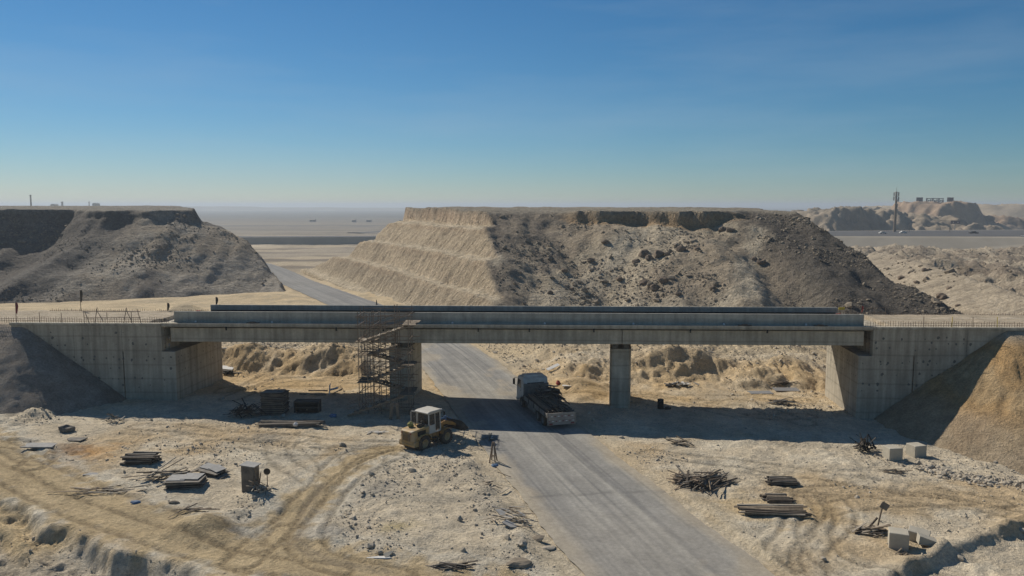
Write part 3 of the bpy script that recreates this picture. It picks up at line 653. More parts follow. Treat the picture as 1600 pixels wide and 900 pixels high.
# ------------------------------------------------------------------ approach embankments (local frame of the bridge: u along, v across)
BR = math.radians(-1.9); BO = (0.35, 70.0); ZD = 7.75          # bridge rotation, origin on the near deck edge, deck level
cB, sB = math.cos(BR), math.sin(BR)
def to_uv(x, y): return (x-BO[0])*cB + (y-BO[1])*sB, -(x-BO[0])*sB + (y-BO[1])*cB
def from_uv(u, v): return BO[0] + u*cB - v*sB, BO[1] + u*sB + v*cB
def emb_z(sgn, ua, ku, kv):
    def f(X, Y):
        u, v = to_uv(X, Y); w = u*sgn                                      # w grows away from the road
        du = np.clip(ua - w, 0, None)*ku
        front = np.where(v < .35, np.hypot(du, np.clip(.35 - v, 0, None)*kv), 0)
        back = np.where(v > 9.2, np.hypot(du, np.clip(v - 9.2, 0, None)*.7), 0)
        core = np.where((v >= .35) & (v <= 9.2) & (w < 34), 20, 0)
        h = ZD - .12 - front - back - core
        n_ = np.clip(front + back, 0, 3)/3
        h = h + n_*(.1*fbm(X*.4, Y*.4, 301, 3) + .03*fbm(X*1.8, Y*1.8, 302, 3, .6, True)) + (1-n_)*.05*vn(X*.6, Y*.6, 303)
        if sgn > 0:                                                        # rain and bucket gouges running down the slope
            s_ = np.where(w > ua, w - ua, -np.arctan2(ua - w, np.clip(.35 - v, .01, None))*7); r_ = np.hypot(np.clip(ua - w, 0, None), np.clip(.35 - v, 0, None))
            gz = sst(.15, .6, vn(s_*1.5 + .5*vn(r_*.5, s_*.2, 306), r_*.28, 304)) + .6*sst(.2, .6, vn(s_*3.2, r_*.5, 305))
            h = h - .2*gz*sst(1.0, 2.5, front)*(1 - sst(5.0, 6.2, front + .6*vn(X*.4, Y*.4, 307)))
        return np.maximum(h, -3)
    return f
def emb_col(sgn):
    def f(X, Y, Z):
        u, v = to_uv(X, Y); n1 = fbm(X*.3, Y*.3, 311, 4); n2 = fbm(X*1.5, Y*1.5, 312, 3)
        top = np.zeros(X.shape + (3,)) + np.array((0.46, 0.375, 0.265))
        top = lerp3(top, (0.52, 0.44, 0.33), sst(-.3, .6, vn(v*1.2, u*.04, 313))*.7)
        if sgn < 0:
            c = np.zeros(X.shape + (3,)) + np.array((0.30, 0.255, 0.205)); c = lerp3(c, (0.24, 0.185, 0.135), sst(-.3, .6, vn((X*.8+Y*.3)*.45, Y*.1, 314))*sst(0, 4, -Z+5)*.8)
        else:
            c = np.zeros(X.shape + (3,)) + np.array((0.41, 0.265, 0.125)); c = lerp3(c, (0.43, 0.315, 0.18), sst(-.2, .6, n1 + .3*vn((X*.9+Y*.35)*.8, Y*.08, 315))*.8)
            c = lerp3(c, (0.31, 0.265, 0.205), (1 - sst(.6, 2.8, Z + .9*n1))*.55); c = lerp3(c, (0.48, 0.41, 0.31), sst(6.2, 7.3, Z)*.7)
        k = ((v >= .2) & (v < 9.3)).astype(float); return lerp3(c*(1 + .12*n2[..., None]), 0, 0)*(1-k[..., None]) + top*k[..., None]
    return f
eL = grid_mesh('embankment', np.concatenate([np.arange(-140, -66, 1.5), np.arange(-66, -29, .25)]), np.concatenate([np.arange(52, 84, .25), np.arange(84, 100, .8)]), emb_z(-1, 45.5, .72, .72), emb_col(-1), M['ground'])
tag(eL, 'grey gravel cone and sandy approach road at the left bridge end')
eR = grid_mesh('embankment', np.concatenate([np.arange(29, 66, .22), np.arange(66, 140, 1.5)]), np.concatenate([np.arange(40, 84, .25), np.arange(84, 100, .8)]), emb_z(1, 43.4, .72, .53), emb_col(1), M['ground'])
tag(eR, 'orange earth cone and sandy approach road at the right bridge end')

# ------------------------------------------------------------------ loose stones
_t = (1 + 5**.5)/2
ICO = np.array([(-1,_t,0),(1,_t,0),(-1,-_t,0),(1,-_t,0),(0,-1,_t),(0,1,_t),(0,-1,-_t),(0,1,-_t),(_t,0,-1),(_t,0,1),(-_t,0,-1),(-_t,0,1)])/math.sqrt(1+_t*_t)
ICF = np.array([(0,11,5),(0,5,1),(0,1,7),(0,7,10),(0,10,11),(1,5,9),(5,11,4),(11,10,2),(10,7,6),(7,1,8),(3,9,4),(3,4,2),(3,2,6),(3,6,8),(3,8,9),(4,9,5),(2,4,11),(6,2,10),(8,6,7),(9,8,1)])
def stones(name, xyz, size, material, seed, label, parent=None):
    r = np.random.default_rng(seed); n_ = len(size)
    v = ICO[None]*(1 + r.uniform(-.32, .32, (n_, 12, 1)))*r.uniform(.6, 1.25, (n_, 1, 3))*size[:, None, None]
    a = r.uniform(0, 6.28, n_); ca, sa = np.cos(a)[:, None], np.sin(a)[:, None]
    v = np.stack([v[..., 0]*ca - v[..., 1]*sa, v[..., 0]*sa + v[..., 1]*ca, v[..., 2]*.8], -1) + xyz[:, None, :]
    me = bpy.data.meshes.new(name); me.from_pydata(v.reshape(-1, 3).tolist(), [], (ICF[None] + 12*np.arange(n_)[:, None, None]).reshape(-1, 3).tolist())
    me.materials.append(material); o = link(name, me, parent); tag(o, label, kind='stuff'); return o
rg = np.random.default_rng(5)
def scatter(n_, x0, x1, y0, y1, dens):
    x = rg.uniform(x0, x1, n_); y = rg.uniform(y0, y1, n_); k = rg.uniform(0, 1, n_) < dens(x, y); return x[k], y[k]
def pw(n_, lo, hi, e=2.2): u = rg.uniform(0, 1, n_); return lo*(1 - u*(1 - (hi/lo)**-e))**(-1/e)
# on the hills
x, y = scatter(42000, -30, 85, 108, 175, lambda x, y: np.clip(.08 + .6*fbm(x*.12, y*.12, 401, 3) + .2*sst(40, 55, x), .02, 1))
z = hill_right_z(x, y); ter, slope, *_r = hill_right_parts(x, y); k = (z > -.5) & (z < 16.5) & (slope < ter - .3) & (z > ground_z(x, y, False) - .3); s = pw(k.sum(), .1, .75, 2.7)
stones('rubble', np.stack([x[k], y[k], z[k] + s*.15], -1), s, M['rock'], 1, 'brown rubble strewn over the terraced hill')
x, y = scatter(22000, -150, -58, 145, 205, lambda x, y: np.clip(-.05 + .6*fbm(x*.1, y*.1, 402, 3), .015, 1))
z = hill_left_z(x, y); k = (z > -.5) & (z < 16.5); s = pw(k.sum(), .11, .7, 2.7)
stones('rubble', np.stack([x[k], y[k], z[k] + s*.15], -1), s, M['rock'], 2, 'grey rubble strewn over the left hill')
x, y = scatter(6000, 82, 200, 125, 330, lambda x, y: np.clip(.2 + .7*fbm(x*.05, y*.05, 403, 3), .03, 1))
z = spoil_z(x, y); s = pw(len(x), .2, 1.1)
stones('rubble', np.stack([x, y, z + s*.1], -1), s, M['rock'], 3, 'broken rocks over the waste land at far right')
# on the site
def site_density(x, y):
    d = np.abs(road_d(x, y)); hd = np.minimum(seg_dist(x, y, HAUL), seg_dist(x, y, HAUL2))
    n_ = fbm(x*.16, y*.16, 404, 4)
    p = .03 + .6*sst(.25, 1.0, n_) + .5*np.exp(-((road_d(x, y)+7.3)/1.3)**2)*(y < 57) + .4*sst(83, 87, y) + .06*pit(x, y)
    return p*(d > 5.6)*(hd > 2.2)
x, y = scatter(90000, -42, 42, 36, 104, site_density); z = ground_z(x, y); s = pw(len(x), .04, .34, 2.9)
stones('gravel', np.stack([x, y, z + s*.2], -1), s, M['rock_pale'], 4, 'scattered pale stones and clods on the site ground')
u_ = rg.uniform(0, 1, 900); q = np.array([G(a, b_, -.5) for a, b_ in [(1440, 725), (1470, 735), (1510, 742), (1550, 748), (1600, 752), (1680, 762)]])
tt = u_*(len(q)-1); i0 = tt.astype(int).clip(0, len(q)-2); fr = (tt-i0)[:, None]
p_ = q[i0]*(1-fr) + q[i0+1]*fr + rg.normal(0, 1, (900, 2))*(.55, .45)
z = np.maximum(ground_z(p_[:, 0], p_[:, 1]), emb_z(1, 43.4, .72, .53)(p_[:, 0], p_[:, 1])); s = pw(900, .06, .28, 2)
stones('gravel', np.stack([p_[:, 0], p_[:, 1], z + s*.2], -1), s, M['rock_pale'], 6, 'tan cobbles gathered along the foot of the orange earth cone')
# ------------------------------------------------------------------ the bridge
bridge = empty('bridge', (BO[0], BO[1], 0), BR, 'grey concrete beam bridge on two wall piers spanning the road', 'bridge')
U0, U1, W = -32.4, 31.7, 9.3
FALL = 0.40
def dz(v): return ZD - FALL*v/W
mb = MB(); mb.prism([(0, ZD-.30), (0, ZD), (W, ZD-FALL), (W, ZD-FALL-.30), (W-.5, ZD-FALL-.42), (.45, ZD-.40)], 'x', U0, U1)
deck = mb.build('deck', M['conc'], bridge)
mb = MB(); mb.hexa([(U0+.4, 1.16, dz(1.16)+.004), (U1-.4, 1.16, dz(1.16)+.004), (U1-.4, 8.54, dz(8.54)+.004), (U0+.4, 8.54, dz(8.54)+.004),
                    (U0+.4, 1.16, dz(1.16)+.03), (U1-.4, 1.16, dz(1.16)+.03), (U1-.4, 8.54, dz(8.54)+.03), (U0+.4, 8.54, dz(8.54)+.03)])
mb.box(-31.3, 31.5, 8.50, 8.545, dz(8.5)+.03, dz(8.5)+.48)
tag(mb.build('waterproofing', M['bitumen'], deck), 'black bitumen sheet on the deck and its far upstand')
def parapet(v, u0, u1, top):
    z0 = dz(v)
    mb = MB(); L = (u1-u0)/10
    for i in range(10):                                     # cast in ten lengths with open joints
        a, b_ = u0 + i*L + .008, u0 + (i+1)*L - .008
        mb.prism([(v, z0-.02), (v, z0+.14), (v+.03, z0+.17), (v+.03, top-.03), (v+.06, top), (v+.22, top), (v+.25, top-.03), (v+.25, z0-.02)], 'x', a, b_)
    return mb.build('parapet', M['conc_parapet'], bridge)
p1 = parapet(.9, -31.6, 31.2, 8.72)
p2 = parapet(8.55, -31.4, 31.7, 8.36)
for k, u in enumerate((-29.5, -22.4, -14.2, -5.8, 2.6, 10.6, 18.7, 26.0)):       # anchor covers on the ledge
    mb = MB(); mb.lathe([(0, .16), (.07, .15), (.09, .1), (.11, 0)], (u, .72, ZD), n=8); mb.build('anchor_cover', M['white'], deck)
for k, u in enumerate((-26.4, -16.3, -12.0, -3.4, 1.2, 7.0, 15.6, 22.4)):
    mb = MB(); mb.box(u-.06, u+.06, -.02, .1, ZD-.62, ZD-.3); mb.build('drain_pipe', M['black'], deck)
for k, u in enumerate((-24.0, -9.5, 20.5, 27.2)):
    mb = MB(); mb.box(u-.6, u+.55, .12, .5, ZD+.003, ZD+.05); mb.box(u-.3, u+.2, .15, .42, ZD+.05, ZD+.13); mb.build('formwork_offcut', M['wood_dark'], deck)
SPANS = [(-31.8, -11.02), (-10.95, 9.55), (9.62, 31.1)]
for a, b_ in SPANS:
    for g in range(4):
        v0 = .55 + g*2.12; z1 = dz(v0+1.5) - .41; z0 = 5.98 - FALL*v0/W
        mb = MB(); mb.prism([(v0, z0+.04), (v0, z1), (v0+1.9, z1-.06), (v0+1.9, z0+.04), (v0+1.86, z0), (v0+.04, z0)], 'x', a, b_)
        mb.build('girder', M['conc'], bridge)
def pier(u, zb):
    k = .10; v0, v1, t = 1.9, 7.0, .98
    def ring(z, gr=0): return [(uu + k*(vv-v0), vv, z) for uu, vv in ((u-t+.2, v0), (u+t-.2, v0), (u+t, v0+.35), (u+t, v1-.35), (u+t-.2, v1), (u-t+.2, v1), (u-t, v1-.35), (u-t, v0+.35))]
    mb = MB(); r0, r1 = ring(zb-1.2), ring(5.28); n_ = 8
    mb.add(r0 + r1, [(i, (i+1) % n_, n_+(i+1) % n_, n_+i) for i in range(n_)] + [tuple(range(7, -1, -1)), tuple(range(8, 16))])
    p = mb.build('pier', M['conc'], bridge)
    for g in range(4):
        v = 1.5 + g*2.12; v = min(max(v, 2.35), 7.0)
        for s in (-.5, .5):
            mb = MB(); mb.box(u+s-.25 + k*(v-v0), u+s+.25 + k*(v-v0), v-.3, v+.3, 5.285, 5.72 - FALL*v/W + .1); mb.build('bearing_block', M['patch'], p)
    return p
pier(-11.0, .1); pier(9.6, -.2)
def abutment(s, front, wing_in, wing_out, zb):
    """s = -1 left, +1 right; front face, inner and outer end of the wing wall as |u|"""
    k = .06*(-s)*-1
    def U(w, v): return s*w + .06*v
    back = wing_in + 3.6
    mb = MB(); mb.hexa([(U(a, v), v, z) for z in (zb-1.2, 5.12) for a, v in ((front, 0), (back, 0), (back, 9.2), (front, 9.2))])
    a = mb.build('abutment', M['conc_wall'], bridge)
    mb = MB(); mb.hexa([(U(w, v), v, z) for z in (5.13, ZD-.45) for w, v in ((wing_in+.05, .62), (back, .62), (back, 8.6), (wing_in+.05, 8.6))])
    mb.build('back_wall', M['conc_wall'], a)
    for v0, v1 in ((0, .6), (8.62, 9.2)):                                         # wing wall: three cast panels with joints
        cuts = [wing_in, wing_in + 3.7, wing_in + 8.2, wing_out] if v0 == 0 else [wing_in, wing_out]
        for c0, c1 in zip(cuts[:-1], cuts[1:]):
            low = 5.124 if c0 == wing_in else zb-1.5
            d_ = .004*(cuts.index(c0) % 2)
            mb = MB(); mb.hexa([(U(w, 0), v, z) for z in (low, ZD-.26) for w, v in ((c0+.012, v0+d_), (c1-.012, v0+d_), (c1-.012, v1), (c0+.012, v1))]); mb.build('wing_wall', M['conc_wall'], a)
        mb = MB(); mb.hexa([(s*w, v, z) for z in (ZD-.255, ZD-.02 - (FALL if v0 else 0)) for w, v in ((wing_in+.03, v0-.09), (wing_out+.1, v0-.09), (wing_out+.1, v1+.03), (wing_in+.03, v1+.03))])
        mb.build('coping', M['conc'], a)
    mb = MB(); r = random.Random(11 + s)                                           # mortar over the formwork tie holes
    def disc(c, rr, ax):
        n_ = 7; q = []
        for i in range(n_):
            t = 2*math.pi*i/n_; e = rr*(.75 + .5*r.random()); q.append((c[0] + (e*math.cos(t) if ax == 'v' else -.004*s), c[1] + (-.006 if ax == 'v' else e*math.cos(t)), c[2] + e*1.1*math.sin(t)))
        mb.add(q, [tuple(range(n_))])
    for zrow in (6.75, 6.3, 5.75, 4.6, 4.35, 3.5, 2.6, 1.9):
        w = front + .5
        while w < wing_out - .3:
            if r.random() < (.6 if zrow < 6 else .4): disc((s*w + r.uniform(-.12, .12), 0, zrow + r.uniform(-.12, .12)), r.uniform(.04, .14), 'v')
            w += .62 if r.random() < .75 else 1.5
            if w < wing_in + .2 and zrow > 5: w = wing_in + .3
    for zrow in (4.55, 4.2, 3.2):
        v = .5
        while v < 8.8:
            if r.random() < .7: disc((U(front, v), v, zrow + r.uniform(-.06, .06)), r.uniform(.05, .1), 'u')
            v += .6
    tag(mb.build('tie_hole_mortar', M['patch'], a), kind='stuff')
    mb = MB()                                                                       # vertical bars in the open pocket at the girder end
    for i in range(7):
        u = s*(wing_in + .75 - .14*i); mb.tube((u, .5, 5.1), (u, .5, ZD-.45), .014, 4)
    for i in range(5): mb.tube((s*(wing_in+.8), .5, 5.4 + .4*i), (s*(wing_in-.15), .5, 5.4 + .4*i), .012, 4)
    tag(mb.build('pocket_rebar', M['rebar'], a), kind='stuff')
    for v, far in ((.3, 0), (8.9, 1)):                                              # rows of starter bars for the missing parapet
        mb = MB(); w = wing_in - .6; end = wing_out + (2 if s < 0 else 24)
        z0 = ZD-.05 - FALL*far
        while w < end:
            h = r.uniform(.42, .6); mb.tube((s*w, v, z0), (s*w + r.uniform(-.04, .04), v + r.uniform(-.04, .04), z0+h), .016, 4); w += .22
        for hh in (.16, .34): mb.tube((s*(wing_in-.6), v, z0+hh), (s*end, v, z0+hh+.03), .014, 4)
        tag(mb.build('starter_bars', M['rebar'], a), 'rusty row of upright starter bars on the wall top', kind='stuff')
    return a
abutment(-1, 31.2, 32.4, 46.4, .6)
abutment(1, 30.5, 31.7, 45.2, -.75)

# ------------------------------------------------------------------ scaffold stair tower beside the left pier
tx, ty = from_uv(-11.3, -3.6); tz = zg(tx, ty)
tower = empty('scaffold_stair_tower', (tx, ty, tz - .06), BR, 'tall tube scaffold stair tower with plank flights climbing to the deck', 'scaffold')
TW, TD, TH = 4.3, 2.3, 8.9                                     # local: x along bridge, y away, z up
xs_ = [-TW/2, -TW/2+.75, -TW/2+1.3, -.25, TW/2-1.1, TW/2]
for i, x in enumerate(xs_):
    for j, y in enumerate((0, TD*.5, TD)):
        if j == 1 and i in (2, 3): continue
        h = TH + rnd.uniform(-.2, .75)
        mb = MB(); mb.tube((x, y, .05), (x + rnd.uniform(-.05, .05), y, h), .034, 6); st = mb.build('standard', M['steel'], tower)
        mb = MB(); mb.box(x-.09, x+.09, y-.09, y+.09, 0, .05); mb.build('base_plate', M['steel'], st)
lv = [.35, 1.9, 3.0, 4.2, 5.3, 6.5, 7.75, 8.6]
for k, z in enumerate(lv):
    for y in (0, TD*.5, TD):
        if y == TD*.5 and k % 2: continue
        mb = MB(); mb.tube((-TW/2-.25, y+.05, z), (TW/2 + rnd.uniform(.2, .7), y+.05, z + rnd.uniform(-.05, .05)), .03, 6); mb.build('ledger', M['steel'], tower)
    for x in (xs_[0], xs_[2], xs_[-1]):
        mb = MB(); mb.tube((x+.05, -.25, z+.07), (x+.05, TD+.25, z+.07), .03, 6); mb.build('transom', M['steel'], tower)
for k in range(7):
    a, b_ = (xs_[0], xs_[3]) if k % 2 else (xs_[3], xs_[0])
    mb = MB(); mb.tube((a, -.07, lv[k]), (b_, -.07, lv[k+1]), .03, 6); mb.build('brace', M['steel'], tower)
    mb = MB(); mb.tube((b_ + .8, TD+.07, lv[k]), (a + 1.2, TD+.07, lv[k+1]), .03, 6); mb.build('brace', M['steel'], tower)
def flight(xa, za, xb, zb_, y0, y1):
    mb = MB(); o = None
    for y in (y0+.03, y1-.03): mb.bar((xa, y, za-.04), (xb, y, zb_-.04), .06, .17)
    o = mb.build('stair_flight', M['wood'], tower)
    n_ = 9
    for i in range(n_):
        t = (i+.5)/n_; x, z = xa + (xb-xa)*t, za + (zb_-za)*t
        mb = MB(); mb.box(x-.15, x+.15, y0, y1, z+.035, z+.075); mb.build('tread', M['wood' if i % 3 else 'wood_pale'], o)
    for y in (y0, y1):
        mb = MB(); mb.tube((xa, y, za+.95), (xb, y, zb_+.95), .028, 6); mb.tube((xa, y, za+.5), (xb, y, zb_+.5), .024, 6)
        mb.build('handrail', M['steel'], o)
def landing(x0, x1, y0, y1, z, m_='wood'):
    n_ = 4; w = (y1-y0)/n_
    for i in range(n_):
        mb = MB(); mb.box(x0 - rnd.uniform(0, .25), x1 + rnd.uniform(0, .25), y0+i*w+.01, y0+(i+1)*w-.01, z, z+.05); mb.build('landing_plank', M[m_], tower)
L_, R_ = -TW/2+.7, TW/2-.3
seq = [(.1, 1.75), (2.6, 4.1), (4.95, 5.9), (6.1, 7.75)]
flight(-TW/2-.9, .1, R_, 1.85, -.75, -.08)
landing(R_-.3, TW/2+.3, -.7, TD-.1, 1.86)
flight(R_-.3, 1.9, L_, 2.75, TD*.55, TD-.1); landing(-TW/2-.15, L_+.1, -.1, TD-.1, 2.78)
flight(L_, 2.8, R_, 4.25, .1, TD*.45); landing(R_-.3, TW/2+.3, .1, TD-.1, 4.26)
flight(R_-.3, 4.3, L_, 5.1, TD*.55, TD-.1); landing(-TW/2-.15, L_+.1, .1, TD-.1, 5.13)
flight(L_, 5.15, R_-.8, 6.0, .1, TD*.45); landing(-TW/2-.15, L_+.5, .1, TD-.1, 6.32)
flight(L_-.4, 6.36, R_+.1, 7.7, -.1, TD*.45); landing(R_-.1, TW/2+.5, -.1, TD+.6, 7.82)
mb = MB(); mb.tube((-TW/2-.2, -.1, 8.5), (TW/2+.5, -.1, 8.9), .03, 6); mb.tube((-TW/2, TD, 9.0), (TW/2+.2, TD, 9.0), .03, 6); mb.build('guard_rail', M['steel'], tower)

# ------------------------------------------------------------------ wheel loader
def wheel(parent, name, c, r, w, hub, lug=0, n=22):
    """tyre and rim, axle along local y"""
    e = empty(name); e.parent = parent; e.location = c
    mb = MB(); mb.lathe([(r*.55, -w*.42), (r*.8, -w*.5), (r*.95, -w*.44), (r, -w*.3), (r, w*.3), (r*.95, w*.44), (r*.8, w*.5), (r*.55, w*.42)], axis='y', n=n)
    if lug:
        for i in range(lug):
            t = 2*math.pi*i/lug
            for s in (-1, 1): mb.cbox((math.cos(t)*r*1.0, s*w*.25, math.sin(t)*r*1.0), (.06, w*.42, .07), Matrix.Rotation(-t, 3, 'Y'))
    mb.build('tyre', M['rubber'], e)
    mb = MB()
    for s in (-1, 1): mb.lathe([(0, s*w*.12), (r*.16, s*w*.2), (r*.2, s*w*.08), (r*.42, s*w*.05), (r*.5, s*w*.36), (r*.57, s*w*.42)], axis='y', n=n)
    for i in range(8):
        t = 2*math.pi*i/8
        for s in (-1, 1): mb.cbox((math.cos(t)*r*.3, s*w*.1, math.sin(t)*r*.3), (.04, .04, .04))
    mb.build('rim', M[hub], e)
    return e
lx, ly, lz = spot(680, 696); lx -= .55; ly += .3
loader = empty('wheel_loader', (lx, ly, lz - .02), math.radians(51), 'dusty yellow wheel loader with white cab parked at the shadow edge', 'loader')
loader.scale = (.9, .9, .9)
for cx in (-1.4, 1.25):
    for s in (-1, 1): wheel(loader, 'wheel', (cx, s*.86, .62), .64, .46, 'yellow', 18)
mb = MB()                                                     # engine hood: chamfered rear, sloping top
def ringx(x, w, zb_, zt, ch): return [(x, -w, zb_), (x, w, zb_), (x, w, zt-ch), (x, w-ch, zt), (x, -w+ch, zt), (x, -w, zt-ch)]
rings = [ringx(-2.55, .62, .78, 1.72, .06), ringx(-2.35, .80, .72, 1.82, .08), ringx(-1.5, .82, .95, 1.88, .08), ringx(-.65, .82, .95, 1.95, .08)]
vs = sum(rings, []); fs = []
for i in range(3):
    for j in range(6): fs.append((i*6+j, i*6+(j+1) % 6, (i+1)*6+(j+1) % 6, (i+1)*6+j))
mb.add(vs, fs + [(5, 4, 3, 2, 1, 0), (18, 19, 20, 21, 22, 23)]); hood = mb.build('hood', M['yellow'], loader, bevel=.02)
mb = MB(); mb.box(-2.575, -2.556, -.45, .45, .95, 1.55); gr_ = mb.build('grille', M['chassis'], hood)
for k in range(6): mb = MB(); mb.box(-2.6, -2.577, -.45, .45, 1.0 + k*.095, 1.035 + k*.095); mb.build('grille_slat', M['yellow'], gr_)
for s in (-1, 1):
    mb = MB(); mb.box(-2.05, -1.1, s*.824 - .004, s*.824 + .004, 1.32, 1.72); v_ = mb.build('engine_vent', M['black'], hood)
    for k in range(4): mb = MB(); mb.box(-2.05, -1.1, s*.832 - .008, s*.832 + .008, 1.38 + k*.09, 1.4 + k*.09); mb.build('louvre', M['chassis'], v_)
    mb = MB(); mb.lathe([(0, .03), (.06, .02), (.07, 0)], (0, 0, 0), 'x', 8); t_ = mb.build('tail_lamp', M['redstripe'], hood); t_.location = (-2.58, s*.52, 1.6); t_.rotation_euler = (0, 0, math.pi)
mb = MB(); mb.prism([(-2.6, .62), (-2.5, .45), (-1.95, .45), (-1.95, .94), (-2.45, .94)], 'y', -.92, .92); mb.build('counterweight', M['yellow'], loader, bevel=.03)
mb = MB(); mb.box(-1.95, .45, -.45, .45, .5, .96); mb.box(-.6, .5, -.75, .75, .8, 1.2); mb.build('rear_frame', M['orange'], loader, bevel=.02)
for s in (-1, 1):                                             # rear fenders and steps
    mb = MB(); mb.prism([(-2.1, 1.05), (-2.0, 1.28), (-1.75, 1.4), (-1.05, 1.4), (-.75, 1.22), (-.62, .9), (-.66, .9), (-.8, 1.17), (-1.07, 1.35), (-1.73, 1.35), (-1.97, 1.25), (-2.06, 1.05)], 'y', s*.84, s*1.1); mb.build('fender', M['yellow'], loader)
    mb = MB(); mb.box(-.45, .15, s*.78, s*1.02, .52, .57); mb.box(-.45, .15, s*.78, s*1.02, .82, .87); mb.bar((-.43, s*1.0, .5), (-.43, s*.9, 1.2), .03); mb.bar((.13, s*1.0, .5), (.13, s*.9, 1.2), .03); mb.build('step', M['chassis'], loader)
mb = MB(); CZ, CT = 1.2, 2.98                                  # cab frame
for x, s in ((-.62, 1), (-.62, -1), (.78, 1), (.78, -1)): mb.bar((x, s*.7, CZ), (x*.95, s*.66, CT-.05), .1)
for s in (-1, 1): mb.bar((.12, s*.72, CZ), (.12, s*.67, CT-.05), .07); mb.bar((-.62, s*.71, CZ+.05), (.78, s*.71, CZ+.05), .09, .12); mb.bar((-.6, s*.66, CT-.1), (.75, s*.66, CT-.1), .08, .1)
for x in (-.62, .78): mb.bar((x, -.7, CZ+.05), (x, .7, CZ+.05), .09, .12); mb.bar((x*.95, -.66, CT-.1), (x*.95, .66, CT-.1), .08, .1)
mb.box(-.66, -.6, -.66, .66, CZ+.1, CZ+.75)                   # solid lower rear wall
for s in (-1, 1): mb.box(-.6, .1, s*.7-.015, s*.7+.015, CZ+.1, CZ+.7)
cab = mb.build('cab', M['cabwhite'], loader, bevel=.012)
mb = MB(); mb.prism([(-.85, CT-.03), (-.8, CT+.06), (-.5, CT+.12), (.7, CT+.12), (.98, CT+.05), (1.0, CT-.03)], 'y', -.8, .8); mb.build('roof', M['cabwhite'], cab, bevel=.03)
def pane(pts, par, name='window'):
    mb = MB(); p = [Vector(q) for q in pts]; n_ = (p[1]-p[0]).cross(p[2]-p[0]).normalized()*.008
    mb.hexa([q - n_ for q in p] + [q + n_ for q in p]); return mb.build(name, M['glass'], par)
pane([(-.61, -.6, CZ+.78), (-.61, .6, CZ+.78), (-.6, .58, CT-.16), (-.6, -.58, CT-.16)], cab)
pane([(.77, -.62, CZ+.15), (.77, .62, CZ+.15), (.75, .6, CT-.16), (.75, -.6, CT-.16)], cab)
for s in (-1, 1): pane([(-.55, s*.695, CZ+.74), (.07, s*.695, CZ+.74), (.07, s*.665, CT-.16), (-.53, s*.665, CT-.16)], cab)
pane([(.17, -.7, CZ+.2), (.7, -.7, CZ+.2), (.68, -.665, CT-.16), (.17, -.665, CT-.16)], cab)
dr_ = MB(); dr_.box(-.03, .03, 0, .62, 0, .09); dr_.box(-.03, .03, 0, .62, 1.55, 1.62); dr_.box(-.03, .03, 0, .07, 0, 1.62); dr_.box(-.03, .03, .55, .62, 0, 1.62); dr_.box(-.02, .02, .07, .55, .09, .62)
door = dr_.build('door', M['cabwhite'], cab); door.location = (-.6, .74, CZ+.08); door.rotation_euler = (0, 0, math.radians(14))
pane([(0, .07, .62), (0, .55, .62), (0, .55, 1.55), (0, .07, 1.55)], door, 'door_pane')
mb = MB(); mb.box(-.3, .2, -.25, .25, CZ, CZ+.45); mb.box(-.32, -.2, -.25, .25, CZ+.45, CZ+1.0); mb.build('driver_seat', M['black'], cab, bevel=.03)
mb = MB(); mb.tube((.5, 0, CZ), (.4, 0, CZ+.8), .04); mb.lathe([(.17, -.02), (.2, 0), (.17, .02), (.15, 0), (.17, -.02)], (.38, 0, CZ+.82), 'z', 14); mb.build('steering_wheel', M['black'], cab)
for s in (-1, 1):
    mb = MB(); mb.bar((.8, s*.68, CT-.25), (1.0, s*.95, CT-.25), .025); mb.box(.98, 1.02, s*.95-.1, s*.95+.1, CT-.45, CT-.12); mb.build('mirror', M['black'], cab)
    mb = MB(); mb.tube((.99, s*.55, CT), (1.07, s*.55, CT-.01), .07, 10); mb.build('work_lamp', M['white'], cab)
mb = MB(); mb.tube((-1.2, .35, 1.9), (-1.2, .35, 2.55), .05, 8); mb.tube((-1.2, .35, 2.55), (-1.3, .35, 2.66), .05, 8); mb.build('exhaust', M['chassis'], hood)
mb = MB(); mb.tube((-1.55, -.3, 2.0), (-.85, -.35, 2.06), .13, 10); mb.tube((-1.0, -.3, 2.0), (-1.0, -.3, 2.28), .07, 8); mb.lathe([(0, .1), (.1, .09), (.12, .02), (.1, 0)], (-1.0, -.3, 2.25), 'z', 10); mb.build('air_cleaner', M['chassis'], hood)
# front frame, lift arms, bucket
mb = MB(); mb.box(.35, 1.9, -.42, .42, .5, 1.05); mb.prism([(.75, 1.05), (.85, 1.75), (1.15, 1.8), (1.6, 1.05)], 'y', -.5, -.36); mb.prism([(.75, 1.05), (.85, 1.75), (1.15, 1.8), (1.6, 1.05)], 'y', .36, .5); mb.build('front_frame', M['orange'], loader, bevel=.02)
for s in (-1, 1):
    mb = MB(); mb.prism([(.85, 1.55), (.85, 1.8), (1.5, 1.92), (2.35, 1.62), (2.95, 1.28), (2.9, 1.1), (2.3, 1.32), (1.5, 1.58)], 'y', s*.56-.06, s*.56+.06); mb.build('lift_arm', M['orange'], loader, bevel=.015)
    mb = MB(); mb.tube((1.5, s*.4, 1.0), (1.9, s*.46, 1.35), .07, 8); mb.tube((1.9, s*.46, 1.35), (2.25, s*.5, 1.5), .04, 8); mb.build('lift_cylinder', M['chassis'], loader)
    mb = MB(); mb.prism([(.62, 1.0), (.75, 1.25), (1.05, 1.36), (1.5, 1.36), (1.8, 1.22), (1.78, 1.18), (1.48, 1.32), (1.07, 1.32), (.78, 1.2), (.66, .98)], 'y', s*.7, s*1.1); mb.build('fender', M['orange'], loader)
